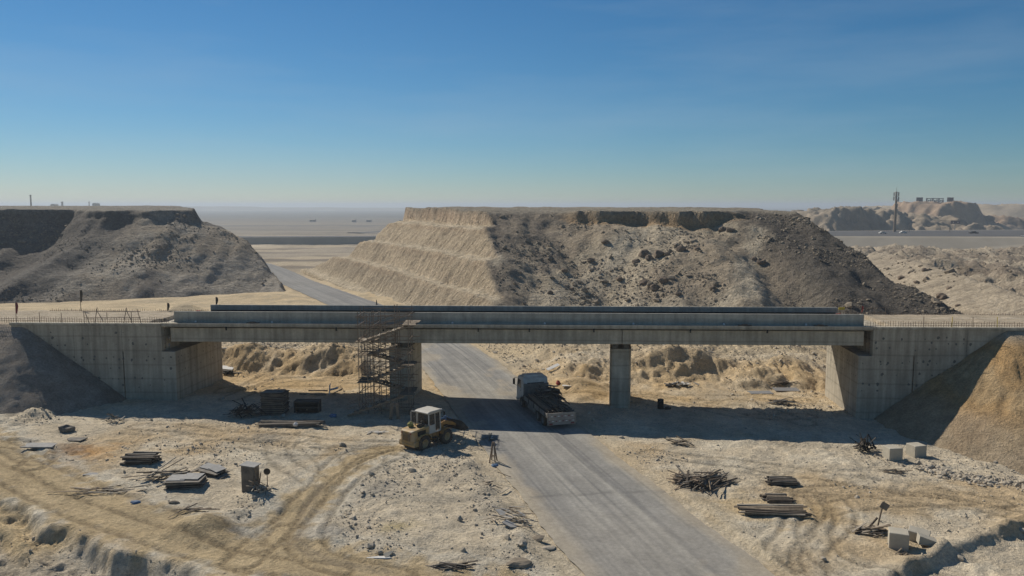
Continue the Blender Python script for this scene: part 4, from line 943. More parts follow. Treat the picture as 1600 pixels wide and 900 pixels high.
mb = MB(); mb.tube((1.1, 0, 1.85), (2.1, 0, 1.95), .08, 8); mb.prism([(1.9, 1.6), (2.0, 2.12), (2.15, 2.12), (2.2, 1.6)], 'y', -.06, .06); mb.tube((2.1, 0, 2.05), (2.95, 0, 1.6), .05, 8); mb.build('tilt_linkage', M['blue'], loader)
mb = MB(); pr = [(2.95, 1.62), (2.86, 1.2), (2.95, .86), (3.3, .74), (3.85, .80), (3.86, .77), (3.3, .70), (2.9, .80), (2.8, 1.2), (2.9, 1.66)]
mb.prism(pr, 'y', -1.15, 1.15); side_ = [(2.9, 1.66), (2.8, 1.2), (2.9, .80), (3.3, .70), (3.86, .78), (3.4, 1.25)]
for s in (-1, 1): mb.prism(side_, 'y', s*1.15, s*1.19)
bk = mb.build('bucket', M['chassis'], loader)
for k in range(7): y = -1.0 + k*.333; mb = MB(); mb.prism([(3.8, .77), (3.8, .84), (4.05, .80)], 'y', y-.05, y+.05); mb.build('tooth', M['galv'], bk)
hx, hy = lx + math.cos(math.radians(51))*-1.6 - math.sin(math.radians(46))*.3, ly + math.sin(math.radians(51))*-1.6 + math.cos(math.radians(46))*.3
def blob(seed, r, sc, sub=2):
    bm = bmesh.new(); bmesh.ops.create_icosphere(bm, subdivisions=sub, radius=r)
    for v in bm.verts:
        v.co = v.co*(1 + .45*mnoise.noise(v.co*(1.1/r) + Vector((seed*3.1, seed, 0))) + .18*mnoise.noise(v.co*(3.2/r) + Vector((seed, 7, seed))))
        v.co = Vector((v.co.x*sc[0], v.co.y*sc[1], v.co.z*sc[2]))
    me = bpy.data.meshes.new('stone'); bm.to_mesh(me); bm.free(); return me
me = blob(31, .26, (1, .8, .8)); me.materials.append(M['olive'])
o = link('cloth_sack', me); o.location = (hx, hy, lz + 1.82); tag(o, 'crumpled olive sack lying on the loader hood', 'sack')
# ------------------------------------------------------------------ flatbed truck under the bridge
tx0, ty0 = 4.1, 64.0
hd = math.atan2(1.0, float(road_slope(np.array(68.0)))) + math.radians(1.0)
truck = empty('flatbed_truck', (tx0, ty0, float(base(np.array(tx0), np.array(ty0))) + .035), hd, 'grey cab-over flatbed lorry loaded with scrap timber under the bridge', 'truck')
for cx, dual in ((1.35, 1), (2.75, 1), (7.6, 0)):
    for s in (-1, 1):
        if dual:
            for k in (0, 1): wheel(truck, 'wheel', (cx, s*(1.08 - .29*k), .5), .5, .27, 'bed', 0, 18)
        else: wheel(truck, 'wheel', (cx, s*1.05, .5), .5, .3, 'bed', 0, 18)
mb = MB()
for s in (-1, 1): mb.box(.1, 8.9, s*.42-.05, s*.42+.05, .7, .98)
for x in (.3, 1.35, 2.75, 4.5, 6.2, 7.6): mb.box(x-.06, x+.06, -.9, .9, .58, .72)
for x in (1.35, 2.75, 7.6): mb.tube((x, -1.0, .5), (x, 1.0, .5), .08, 8)
mb.build('chassis', M['chassis'], truck)
mb = MB(); mb.box(0, 6.75, -1.22, 1.22, 1.06, 1.2)
for k in range(12): mb.box(.2 + k*.56, .28 + k*.56, -1.18, 1.18, .98, 1.06)
bed = mb.build('bed', M['bed'], truck)
for k in range(9): y = -1.2 + k*.267; mb = MB(); mb.box(.02, 6.73, y+.006, y+.258, 1.201, 1.235); mb.build('floor_board', M['wood_dark'], bed)
for s in (-1, 1):
    mb = MB(); mb.box(0, 6.75, s*1.22, s*1.27, 1.0, 1.36); mb.build('side_rail', M['bed'], bed)
    for k in range(5): x = .5 + k*1.5; mb = MB(); mb.box(x-.04, x+.04, s*1.272, s*1.31, .96, 1.42); mb.build('stake', M['chassis'], bed)
    mb = MB(); mb.box(3.5, 5.6, s*1.0, s*1.18, .5, .95); mb.build('side_locker', M['bed'], truck, bevel=.02)
tg = empty('tailgate'); tg.parent = truck; tg.location = (-.06, 0, .38)
for k in range(5):
    mb = MB(); mb.box(-.03, .03, -1.26, 1.26, k*.205, k*.205+.19); mb.build('board', M['bedpanel'], tg)
for k in range(8):
    y = -1.12 + k*.3
    for zz in (.28, .69): mb = MB(); mb.box(-.036, -.031, y + (.1 if zz > .5 else 0), y + .16 + (.1 if zz > .5 else 0), zz, zz+.07); mb.build('reflector_strip', M['redstripe' if (k % 2) else 'white'], tg)
for s in (-1, 1): mb = MB(); mb.box(-.04, .04, s*1.2-.06, s*1.2+.06, -.02, 1.06); mb.build('gate_post', M['bed'], tg)
for s in (-1, 1): mb = MB(); mb.box(-.12, -.04, s*.95-.14, s*.95+.14, .06, .16); mb.build('tail_lamp', M['redstripe'], tg)
mb = MB(); mb.box(6.78, 6.86, -1.2, 1.2, 1.2, 2.35)
for k in range(5): y = -1.1 + k*.55; mb.box(6.70, 6.78, y-.04, y+.04, 1.2, 2.4)
mb.build('headboard', M['bed'], truck)
cabp = [(7.0, .85), (7.0, 2.72), (7.25, 2.86), (8.55, 2.86), (8.85, 2.62), (9.12, 1.75), (9.16, .62), (8.15, .62), (8.15, .95), (8.0, 1.1), (7.2, 1.1), (7.05, .9)]
mb = MB(); mb.prism(cabp, 'y', -1.16, 1.16); cb = mb.build('cab', M['truckcab'], truck, bevel=.05)
for s in (-1, 1):
    pane([(7.75, s*1.168, 1.78), (8.95, s*1.168, 1.78), (8.72, s*1.168, 2.5), (7.75, s*1.168, 2.5)], cb)
    mb = MB(); mb.box(7.6, 9.0, s*1.162, s*1.176, .95, 1.72); dd = mb.build('door', M['truckcab'], cb); mb = MB(); mb.box(7.7, 7.85, s*1.177, s*1.2, 1.55, 1.6); mb.build('handle', M['black'], dd)
    mb = MB(); mb.bar((8.95, s*1.16, 2.5), (9.2, s*1.42, 2.45), .03); mb.bar((9.0, s*1.16, 1.75), (9.2, s*1.42, 1.85), .03); mb.box(9.16, 9.22, s*1.42-.1, s*1.42+.1, 1.85, 2.4); mb.build('mirror', M['black'], cb)
    mb = MB(); mb.box(9.15, 9.2, s*.85-.15, s*.85+.15, .78, .98); mb.build('headlight', M['white'], cb)
pane([(9.13, -1.02, 1.78), (9.13, 1.02, 1.78), (8.88, .98, 2.58), (8.88, -.98, 2.58)], cb, 'windscreen')
pane([(6.985, -.8, 1.9), (6.985, .8, 1.9), (6.985, .8, 2.4), (6.985, -.8, 2.4)], cb, 'rear_window')
mb = MB(); mb.prism([(7.35, 2.87), (7.5, 3.02), (8.3, 3.02), (8.5, 2.87)], 'y', -.9, .9); mb.build('roof_fairing', M['truckcab'], cb)
mb = MB(); mb.box(9.0, 9.28, -1.18, 1.18, .38, .64); mb.build('bumper', M['truckcab'], truck, bevel=.04)
# the load: poles and planks along the bed, a dark heap of formwork offcuts towards the middle
def pile_thing(name, label, cat, loc, rz, group=None): return empty(name, loc, rz, label, cat, group)
def T(x, y, z):
    c, s = math.cos(hd), math.sin(hd); return (tx0 + x*c - y*s, ty0 + x*s + y*c, truck.location.z + z)
ld = pile_thing('timber_load', 'heap of dark scrap timber and poles on the lorry bed', 'timber load', T(0, 0, 1.24), hd)
r = random.Random(3)
for k in range(30):                                          # long poles on the near left of the bed
    y = .35 + r.random()*.75; z = .06 + .09*(k//8) + r.random()*.05; a = .2 + r.random()*1.2; L = 3.6 + r.random()*2.0
    mb = MB(); mb.tube((a, y, z), (min(a+L, 6.4), y + r.uniform(-.12, .12), z + r.uniform(-.02, .12)), .035, 6); mb.build('pole', M['steel' if k % 3 else 'wood_dark'], ld)
for k in range(90):                                          # boards thrown across
    x = r.gauss(2.6, 1.6); x = min(max(x, .7), 5.6); y = r.uniform(-.95, .35)
    z = .1 + max(0, 1.0 - ((x-3.6)/2.4)**2)*.95*r.random() + .05
    a = r.gauss(0, .35); L = .6 + r.random()*.8; e = r.gauss(.03, .12); c = Vector((math.cos(a), math.sin(a)*.9, e))*L
    ymax = 1.15
    p = Vector((x, y, z + .12)); q0, q1 = p - c, p + c
    for q in (q0, q1): q.x = min(max(q.x, .15), 6.5); q.y = min(max(q.y, -ymax), ymax); q.z = max(q.z, .05)
    mb = MB(); mb.bar(q0, q1, .05 + r.random()*.13, .035); mb.build('board', M[('wood_dark', 'ply', 'wood', 'steel')[k % 4]], ld)
for k in range(22):                                          # dark panels heaped
    x = r.uniform(3.0, 5.4); y = r.uniform(-.8, .2); mb = MB()
    mb.cbox((x, y, .18 + .055*k), (1.3 + r.random()*.7, .5 + r.random()*.4, .05), Matrix.Rotation(r.uniform(-.5, .5), 3, 'Z') @ Matrix.Rotation(r.uniform(-.3, .3), 3, 'X') @ Matrix.Rotation(r.uniform(-.18, .18), 3, 'Y')); mb.build('panel', M['ply' if k % 2 else 'wood_dark'], ld)

# ------------------------------------------------------------------ stacks, heaps and loose things on the ground
def plank_stack(px, py, rz, L, W_, n, layers, mats, name, label, cat, mess=.1, th=.05, seed=1, group=None):
    x, y, z = spot(px, py); r = random.Random(seed); e = pile_thing(name, label, cat, (x, y, z - .03), rz, group)
    for j in range(layers):
        for i in range(n):
            w = W_/n; yy = -W_/2 + (i+.5)*w + r.uniform(-mess, mess)*.3; l_ = L*r.uniform(.8, 1.05); xo = r.uniform(-mess, mess)*L*.35
            mb = MB(); mb.cbox((xo, yy, .04 + th*(j+.5) + (r.random()*.02*mess*10)), (l_, w*r.uniform(.6, .92), th*.86), Matrix.Rotation(r.gauss(0, mess*.25), 3, 'Z') @ Matrix.Rotation(r.gauss(0, mess*.06), 3, 'Y'))
            mb.build('plank', M[mats[r.randrange(len(mats))]], e)
    return e
def panel_stack(px, py, rz, L, W_, layers, label, seed, group='formwork panel stacks', mats=('ply', 'ply', 'chassis'), top='ply_pale', th=.07, slip=.12, tilt=0):
    x, y, z = spot(px, py); r = random.Random(seed); e = pile_thing('panel_stack', label, 'panel stack', (x, y, z - .03), rz, group)
    e.rotation_euler = (tilt, tilt*.6, rz)
    for j in range(layers):
        mb = MB(); mb.cbox((r.uniform(-slip, slip), r.uniform(-slip, slip), .05 + th*(j+.5)), (L*r.uniform(.9, 1), W_*r.uniform(.88, 1), th*.82), Matrix.Rotation(r.gauss(0, .05), 3, 'Z')); mb.build('panel', M[mats[j % len(mats)]], e)
    for k in range(2):
        mb = MB(); mb.cbox((-L*.22 + k*L*.38 + r.uniform(-.05, .05), r.uniform(-.1, .15)*W_, .06 + th*layers + .03*k + .02), (L*.5, W_*.85, .03), Matrix.Rotation(r.gauss(0, .12), 3, 'Z')); mb.build('loose_panel', M[top], e)
    return e
def heap(px, py, n, L, spread, mats, name, label, cat, seed, tall=.35, th=(.06, .14), aim=None, kind='bar', group=None, flat=.12):
    x, y, z = spot(px, py); r = random.Random(seed); e = pile_thing(name, label, cat, (x, y, z - .02), 0, group)
    for k in range(n):
        q = r.random(); a = r.uniform(0, math.pi) if aim is None else r.gauss(aim, .3); cx, cy = r.gauss(0, spread[0]*.5), r.gauss(0, spread[1]*.5)
        h = tall*math.exp(-(cx/spread[0])**2 - (cy/spread[1])**2)*r.random() + .05; l_ = L*r.uniform(.45, 1)/2; e_ = r.gauss(0, flat)
        c = Vector((math.cos(a), math.sin(a), e_))*l_; p = Vector((cx, cy, h + abs(e_)*l_))
        mb = MB(); w = r.uniform(*th)
        if kind == 'bar': mb.bar(p-c, p+c, w, w*.4)
        else: mb.tube(p-c, p+c, w*.4, 6)
        mb.build('plank' if kind == 'bar' else 'pole', M[mats[r.randrange(len(mats))]], e)
    return e
# left foreground
plank_stack(222, 722, math.radians(-4), 2.2, 1.3, 6, 6, ('ply', 'wood_dark', 'chassis'), 'plank_stack', 'dark stack of short boards standing alone on pale ground, farthest left', 'plank stack', .25, .085, 2)
panel_stack(290, 759, math.radians(5), 2.3, 1.35, 7, 'low stack of dark panels with pale sheets on top, beside splayed planks', 4)
panel_stack(334, 740, math.radians(-28), 2.0, .9, 5, 'slumped dark panel stack lying askew behind the larger stack', 8, slip=.25, tilt=.1)
heap(262, 747, 22, 2.6, (1.3, .6), ('wood', 'wood_dark', 'wood_pale'), 'timber_heap', 'splayed heap of brown planks beside the panel stacks', 'timber heap', 5, .4, aim=.5, flat=.2)
x, y, z = spot(392, 768)
box = empty('plywood_box', (x, y, z - .05), math.radians(-14), 'tall upright plywood box with a pale lid on the left ground', 'box')
mb = MB(); mb.box(-.42, .42, -.35, -.31, 0, 1.75); mb.build('front_panel', M['ply'], box)
mb = MB(); mb.box(-.42, .42, .31, .35, 0, 1.75); mb.build('back_panel', M['ply'], box)
for s in (-1, 1): mb = MB(); mb.box(s*.42-.02, s*.42+.02, -.308, .308, 0, 1.75); mb.build('side_panel', M['wood'], box)
mb = MB(); mb.cbox((.03, 0, 1.8), (1.05, .85, .05), Matrix.Rotation(.06, 3, 'Y')); mb.build('lid', M['ply_pale'], box)
for k in range(3): mb = MB(); mb.bar((.44, -.3 + k*.25, .1), (.62, -.3 + k*.25, 1.65 - k*.2), .05); mb.build('batten', M['wood'], box)
heap(400, 772, 14, 1.5, (.5, .35), ('wood', 'wood_pale', 'wood_dark'), 'timber_heap', 'loose sticks piled at the foot of the upright plywood box', 'timber heap', 9, .5, th=(.04, .08), flat=.5)
x, y, z = spot(418, 760)
e = empty('round_sign', (x, y, z - .05), 0, 'small round dark disc sign on a short post', 'sign')
mb = MB(); mb.tube((0, 0, 0), (0, 0, .9), .03, 6); mb.build('post', M['steel'], e); mb = MB(); mb.tube((0, -.04, 1.05), (0, -.01, 1.05), .22, 16); mb.build('disc', M['chassis'], e)
# right foreground
heap(1072, 752, 44, 2.0, (1.1, .8), ('ply', 'wood_dark', 'steel'), 'timber_heap', 'flattened dark heap of splintered boards by the road edge', 'timber heap', 12, .25, flat=.15)
heap(1105, 757, 60, 3.6, (.8, .7), ('wood', 'wood_dark', 'wood', 'wood_pale', 'steel'), 'timber_heap', 'tangled heap of long grey poles leaning to the road edge', 'timber heap', 13, .55, th=(.07, .13), aim=.85, kind='tube', flat=.12)
plank_stack(1222, 757, math.radians(-3), 2.0, 1.0, 6, 5, ('wood_dark', 'ply', 'chassis'), 'plank_stack', 'small dark bundle of short boards, uppermost of the right stacks', 'plank stack', .2, .08, 15)
plank_stack(1215, 782, math.radians(-2), 1.7, 1.2, 7, 3, ('wood_dark', 'wood', 'ply'), 'plank_stack', 'short mixed boards stacked between the dark bundle and long planks', 'plank stack', .3, .08, 16)
plank_stack(1205, 800, math.radians(-6), 3.9, 1.25, 8, 3, ('wood', 'wood_dark', 'wood_pale', 'wood'), 'plank_stack', 'long weathered planks laid side by side on the right ground', 'plank stack', .22, .08, 17)
x, y, z = spot(1373, 826)
e = empty('board_sign', (x, y, z - .08), math.radians(-10), 'square dark board on a leaning wooden post', 'sign')
mb = MB(); mb.bar((-.1, 0, 0), (.14, 0, 1.45), .08); mb.build('post', M['wood'], e)
mb = MB(); mb.bar((-.62, -.05, .05), (-.1, 0, .75), .09); mb.build('prop', M['wood_dark'], e)
mb = MB(); mb.cbox((.24, -.07, 1.5), (.46, .03, .4), Matrix.Rotation(.5, 3, 'Y')); mb.build('board', M['ply'], e)
heap(1358, 831, 34, 1.6, (.9, .45), ('wood', 'wood_dark', 'wood_pale'), 'timber_heap', 'scattered broken planks around the leaning sign post', 'timber heap', 19, .2, aim=.2)
def block(px, py, rz, s, label, tilt=(0, 0), m_='conc_block', name='concrete_block', group='cast concrete blocks', sink=.03):
    x, y, z = spot(px, py)
    mb = MB(); mb.cbox((0, 0, s[2]/2), s); o = mb.build(name, M[m_], None, bevel=.025); o.location = (x, y, z - sink); o.rotation_euler = (tilt[0], tilt[1], rz); return tag(o, label, 'block', group)
block(1403, 854, math.radians(-22), (1.0, .95, .95), 'large tan concrete cube in the right foreground')
block(1434, 842, math.radians(-32), (1.1, .7, .75), 'tilted grey concrete block half buried behind the tan cube', (.12, .1), sink=.2)
block(1394, 716, math.radians(6), (1.05, 1.0, .95), 'concrete cube at the shadow edge, farther from the orange cone', sink=.05)
block(1431, 712, math.radians(14), (1.05, 1.0, .95), 'concrete cube touching the foot of the orange cone', sink=.05)
x, y, z = spot(1458, 848); mb = MB(); mb.prism([(-.8, 0), (.9, 0), (-.75, .5)], 'y', -.3, .3); o = mb.build('concrete_wedge', M['conc_block']); o.location = (x, y, z-.06); o.rotation_euler = (0, 0, -.25); tag(o, 'low wedge of broken concrete beside the tilted block', 'block')
# centre: trestle, bucket, slabs by the road
x, y, z = spot(770, 723)
e = empty('trestle', (x, y, z - .04), math.radians(-18), 'narrow rusty A shaped trestle standing beside the road', 'trestle')
for s in (-1, 1):
    for t in (-.12, .35): mb = MB(); mb.bar((s*.22 - .0, t, 0), (s*.05, .1, 1.55), .07); mb.build('leg', M['steel'], e)
mb = MB(); mb.bar((-.15, -.03, .5), (.15, -.03, .5), .05); mb.bar((-.15, .24, .5), (.15, .24, .5), .05); mb.bar((-.08, .1, 1.5), (.08, .1, 1.5), .1); mb.build('cross_bar', M['steel'], e)
x, y, z = spot(773, 729); me = blob(41, .22, (1.1, .9, .7)); me.materials.append(M['blue']); o = link('plastic_bag', me); o.location = (x, y, z+.08); tag(o, 'crumpled pale blue bag at the foot of the trestle', 'bag')
def slab(px, py, rz, s, label, m_='conc_block', tilt=(.1, .05), name='concrete_slab', cat='slab', group='broken slabs beside the road', sink=.02):
    x, y, z = spot(px, py); r = random.Random(px*7 + py)
    if s[2] > .14:                                           # rough lump
        me = blob(px % 97, .5, (s[0]*.95, s[1]*.95, s[2]*1.25), 2); me.name = name; me.materials.append(M[m_]); o = link(name, me); o.location = (x, y, z + s[2]*.25); o.rotation_euler = (tilt[0], tilt[1], rz); return tag(o, label, cat, group)
    n_ = 9; ang = sorted(r.uniform(0, 2*math.pi) for _ in range(n_))  # thin sheet with a broken outline
    pr_ = [(s[0]*.55*max(-.85, min(.85, 1.25*math.cos(t)))*r.uniform(.8, 1.1), s[1]*.55*max(-.85, min(.85, 1.25*math.sin(t)))*r.uniform(.8, 1.1)) for t in ang]
    mb = MB(); mb.prism(pr_, 'z', 0, s[2]*.6); o = mb.build(name, M[m_]); o.location = (x, y, z - sink + abs(tilt[0])*s[1]*.4 + abs(tilt[1])*s[0]*.4); o.rotation_euler = (tilt[0], tilt[1], rz); return tag(o, label, cat, group)
slab(812, 882, .2, (1.5, .8, .25), 'large dark grey slab at the bottom edge beside the road', 'rock')
slab(858, 858, .4, (.9, .45, .18), 'pale rounded slab on the rubble next to the asphalt', 'rock_pale')
slab(838, 843, .1, (1.0, .6, .2), 'dark tilted slab on top of the roadside rubble', 'rock', (.3, -.2))
slab(785, 806, -.7, (1.3, .5, .1), 'thin grey board like slab half way along the roadside rubble', 'ply_pale', (.15, .2))
slab(797, 822, -.6, (1.0, .45, .1), 'second thin grey slab just below the other thin one', 'ply_pale', (.1, .2))
slab(815, 850, 1.2, (.8, .5, .22), 'lumpy mid grey slab left of the dark tilted one', 'rock_pale', (.2, .2))
slab(105, 674, .3, (1.2, .8, .6), 'dark round lump of bitumen near the gravel cone', 'ply', (.05, 0), 'bitumen_lump', 'lump', None)
slab(62, 698, .2, (2.3, 1.1, .12), 'flat grey patch of set concrete at the left', 'ply_pale', (.04, .06), group=None)
slab(122, 688, .2, (1.6, .7, .12), 'dark flat broken sheet beyond the bitumen lump', 'ply', (.1, .06), 'broken_sheet', 'sheet', None)
slab(592, 872, .05, (1.3, .25, .12), 'long white broken kerb piece in the lower foreground', 'white', (.02, .02), 'kerb_piece', 'kerb piece', None)
slab(608, 868, .4, (.6, .4, .12), 'small pale shard behind the white kerb piece', 'conc_block', (.4, .02), group=None)
slab(142, 742, .3, (1.1, .5, .08), 'grey sheet lying near the orange stain', 'ply_pale', (.05, .1), 'broken_sheet', 'sheet', None)
slab(212, 786, .3, (.6, .3, .15), 'small blue grey scrap beside the haul road', 'blue', (.1, .1), 'metal_scrap', 'scrap', None)
slab(272, 787, .3, (.7, .35, .2), 'low dark stone lump beside the haul road bend', 'rock', (.1, .1), 'stone_lump', 'stone', None)
heap(805, 812, 22, 1.7, (1.2, 1.6), ('wood_pale', 'wood', 'galv'), 'timber_heap', 'pale sticks strewn over the roadside rubble', 'timber heap', 23, .25, th=(.05, .1), aim=-.7)
heap(770, 760, 12, 1.3, (1.0, 1.2), ('wood_pale', 'wood', 'wood_dark'), 'timber_heap', 'few pale sticks on the rubble below the trestle', 'timber heap', 24, .2, th=(.05, .1))
heap(165, 768, 20, 2.0, (2.5, .8), ('wood_pale', 'wood', 'wood_dark'), 'timber_heap', 'sticks strewn over brown soil above the haul road', 'timber heap', 25, .06, th=(.05, .09), aim=.1, flat=.03)
heap(300, 800, 10, 1.6, (1.4, .5), ('wood', 'wood_dark'), 'timber_heap', 'few brown sticks on the soil above the dark mound', 'timber heap', 26, .1, th=(.05, .09), aim=.3, flat=.1)
heap(700, 886, 26, 1.5, (.9, .25), ('wood_dark', 'ply'), 'timber_heap', 'dark strip of charred sticks in the lower foreground', 'timber heap', 27, .1, th=(.04, .09), aim=.05, flat=.05)
heap(1395, 738, 12, 1.4, (.8, .3), ('galv', 'wood_dark', 'wood'), 'timber_heap', 'thin greenish strips lying below the two concrete cubes', 'timber heap', 28, .12, th=(.04, .09), aim=-.2, flat=.08)
heap(1350, 704, 40, 1.3, (.8, .35), ('black', 'chassis', 'wood_dark'), 'timber_heap', 'black jagged offcuts in the shade beside the concrete cubes', 'timber heap', 29, .5, th=(.06, .12), flat=.6)
heap(1062, 694, 16, 1.5, (.9, .5), ('wood_pale', 'wood_dark', 'wood'), 'timber_heap', 'broken pale boards at the shadow edge right of the road', 'timber heap', 30, .25, aim=-.6, flat=.2)
heap(766, 688, 8, 1.2, (.5, .4), ('wood', 'white'), 'timber_heap', 'white and brown slats just beyond the trestle at the shadow edge', 'timber heap', 31, .2, aim=1.3, flat=.3)
heap(1410, 866, 6, .9, (.4, .2), ('wood_dark', 'wood'), 'timber_heap', 'three crossed sticks in front of the tan concrete cube', 'timber heap', 32, .1, th=(.04, .07), flat=.2)
heap(590, 677, 6, 1.2, (.6, .2), ('white', 'galv'), 'timber_heap', 'pale slats lying at the shadow edge behind the loader', 'timber heap', 33, .15, aim=.6, flat=.1)
# in the bridge shadow at left
panel_stack(430, 645, 0.0, 2.1, 1.6, 22, 'tall square stack of panels in the bridge shadow', 34, 'dark stacks in the bridge shadow', ('ply', 'chassis'), 'ply', .085, .05)
def crate(px, py, label):
    x, y, z = spot(px, py); e = empty('open_crate', (x, y, z-.03), 0, label, 'crate')
    for s in (-1, 1): mb = MB(); mb.box(s*1.05-.04, s*1.05+.04, -.5, .5, 0, 1.15); mb.build('side_panel', M['chassis'], e)
    mb = MB(); mb.box(-1.0, 1.0, .42, .5, 0, 1.15); mb.build('back_panel', M['chassis'], e)
    for k in range(3): mb = MB(); mb.box(-1.0, 1.0, -.5, .41, .1 + k*.48, .16 + k*.48); mb.build('shelf', M['wood_dark'], e)
    return e
crate(481, 645, 'open dark crate with shelves in the bridge shadow')
heap(383, 650, 60, 2.2, (1.3, .6), ('wood_dark', 'black', 'chassis'), 'timber_heap', 'black brushy heap at the left end of the bridge shadow', 'timber heap', 35, .8, th=(.05, .1), flat=.3)
plank_stack(455, 664, math.radians(3), 5.2, 1.3, 8, 3, ('wood_dark', 'chassis', 'ply'), 'plank_stack', 'long dark planks stacked in the bridge shadow', 'plank stack', .15, .08, 36)
heap(178, 660, 14, 1.2, (.8, .3), ('wood_dark', 'wood_pale', 'black'), 'timber_heap', 'dark twigs and pale scraps at the foot of the gravel cone', 'timber heap', 37, .4, th=(.05, .1), flat=.3)
x, y, z = spot(462, 669); me = blob(44, .2, (1, .8, .9)); me.materials.append(M['white']); o = link('plastic_bag', me); o.location = (x, y, z+.3); tag(o, 'white bag lying on the long dark planks', 'bag')
x, y, z = spot(520, 652); me = blob(45, .3, (1.1, .8, .6)); me.materials.append(M['blue']); o = link('plastic_bag', me); o.location = (x, y, z+.1); tag(o, 'grey blue bag in the shadow beside the stair tower', 'bag')
x, y, z = spot(612, 655)
for k, dx in enumerate((0, .55)):
    mb = MB(); mb.cbox((0, 0, .75), (.28, .05, 1.5), Matrix.Rotation(.12 - .2*k, 3, 'Y') @ Matrix.Rotation(-.1, 3, 'X')); o = mb.build('leaning_board', M['wood']); o.location = (x+dx, y-.2, z-.05); tag(o, ('upright brown board', 'second upright brown board')[k] + ' leaning at the stair tower foot' + (', nearer the loader' if k else ''), 'board')
# behind the bridge
x, y, z = spot(518, 617)
e = empty('saw_trestle', (x, y, z-.03), .1, 'small white trestle with a grey tray on sunny ground behind the stair tower', 'trestle')
for s in (-1, 1): mb = MB(); mb.bar((-.2, s*.3, 0), (-.12, s*.3, 1.1), .06); mb.build('leg', M['white'], e)
mb = MB(); mb.cbox((.25, 0, .62), (.8, .6, .08), Matrix.Rotation(-.25, 3, 'Y')); mb.build('tray', M['galv'], e)
for k, (p0, p1, lab) in enumerate([((482, 611), (512, 611), 'thin brown pole lying left of the white trestle'), ((468, 617), (510, 618), 'longer brown pole on the ground before the white trestle'), ((520, 616), (535, 608), 'short brown pole leaning right of the white trestle')]):
    a, b_ = spot(*p0), spot(*p1); mb = MB(); mb.bar((a[0], a[1], a[2]+.05), (b_[0], b_[1], b_[2]+.07), .1); o = mb.build('pole', M['wood']); tag(o, lab, 'pole')
x, y, z = spot(1032, 638)
e = empty('steel_drum', (x, y, z-.03), 0, 'black oil drum standing at the shadow edge near the right pier', 'drum')
mb = MB(); mb.lathe([(0, 0), (.29, 0), (.3, .02), (.29, .05), (.29, .28), (.305, .3), (.29, .32), (.29, .56), (.305, .58), (.29, .6), (.29, .84), (.3, .88), (.27, .88), (.27, .85), (0, .85)], n=18); mb.build('body', M['black'], e)
mb = MB(); mb.tube((.12, .1, .85), (.12, .1, .885), .035, 8); mb.build('bung', M['steel'], e)
me = blob(47, .25, (1.3, .9, .6)); me.materials.append(M['chassis']); o = link('rubbish_bag', me); o.location = (x+.6, y-.3, z+.08); tag(o, 'dark bag slumped against the oil drum', 'bag')
def ply_sheet(px, py, rz, s, label, m_='ply_pale', tilt=(.15, .1), name='plywood_sheet'):
    x, y, z = spot(px, py); mb = MB(); mb.cbox((0, 0, 0), (*s, .05)); o = mb.build(name, M[m_]); o.location = (x, y, z + abs(tilt[0])*s[1]*.5 + abs(tilt[1])*s[0]*.5 + .03); o.rotation_euler = (tilt[0], tilt[1], rz); return tag(o, label, 'sheet')
ply_sheet(1188, 614, .1, (2.4, 1.1), 'flat dark sheet nearest the lit abutment face', 'galv', (.03, .02))
ply_sheet(1228, 610, .05, (2.6, 1.0), 'grey sheet stacked on boards by the lit abutment', 'galv', (.12, .02))
heap(1222, 604, 16, 2.4, (1.4, .5), ('wood', 'wood_dark'), 'timber_heap', 'brown boards behind the grey sheets near the lit abutment', 'timber heap', 41, .3, aim=.05)
heap(1222, 630, 26, 2.0, (1.1, .35), ('wood_dark', 'ply', 'galv'), 'timber_heap', 'dark boards scattered on ochre ground below the grey sheets', 'timber heap', 42, .25, aim=-.15)
heap(1057, 602, 26, 1.2, (1.5, .45), ('white', 'black', 'chassis', 'galv'), 'scrap_heap', 'white and black litter along the foot of the bank', 'scrap heap', 43, .25, th=(.1, .25))
ply_sheet(864, 578, .5, (1.6, .5), 'pale plank sheet propped on the spoil bank', 'white', (.25, -.3))
ply_sheet(886, 601, .1, (.9, .4), 'small white sheet on ground behind the lorry', 'white', (.05, .05))
x, y, z = spot(872, 601); me = blob(48, .26, (.8, 1.1, .8)); me.materials.append(M['red']); o = link('red_sack', me); o.location = (x, y, z+.2); tag(o, 'red sack on the ground behind the lorry', 'sack')
ply_sheet(353, 577, .1, (1.6, 1.0), 'white sheet over black scrap beside the left abutment', 'white', (.15, .1))
heap(357, 584, 18, 1.2, (.8, .35), ('black', 'chassis'), 'scrap_heap', 'black scrap under the white sheet beside the left abutment', 'scrap heap', 44, .3, th=(.1, .3))
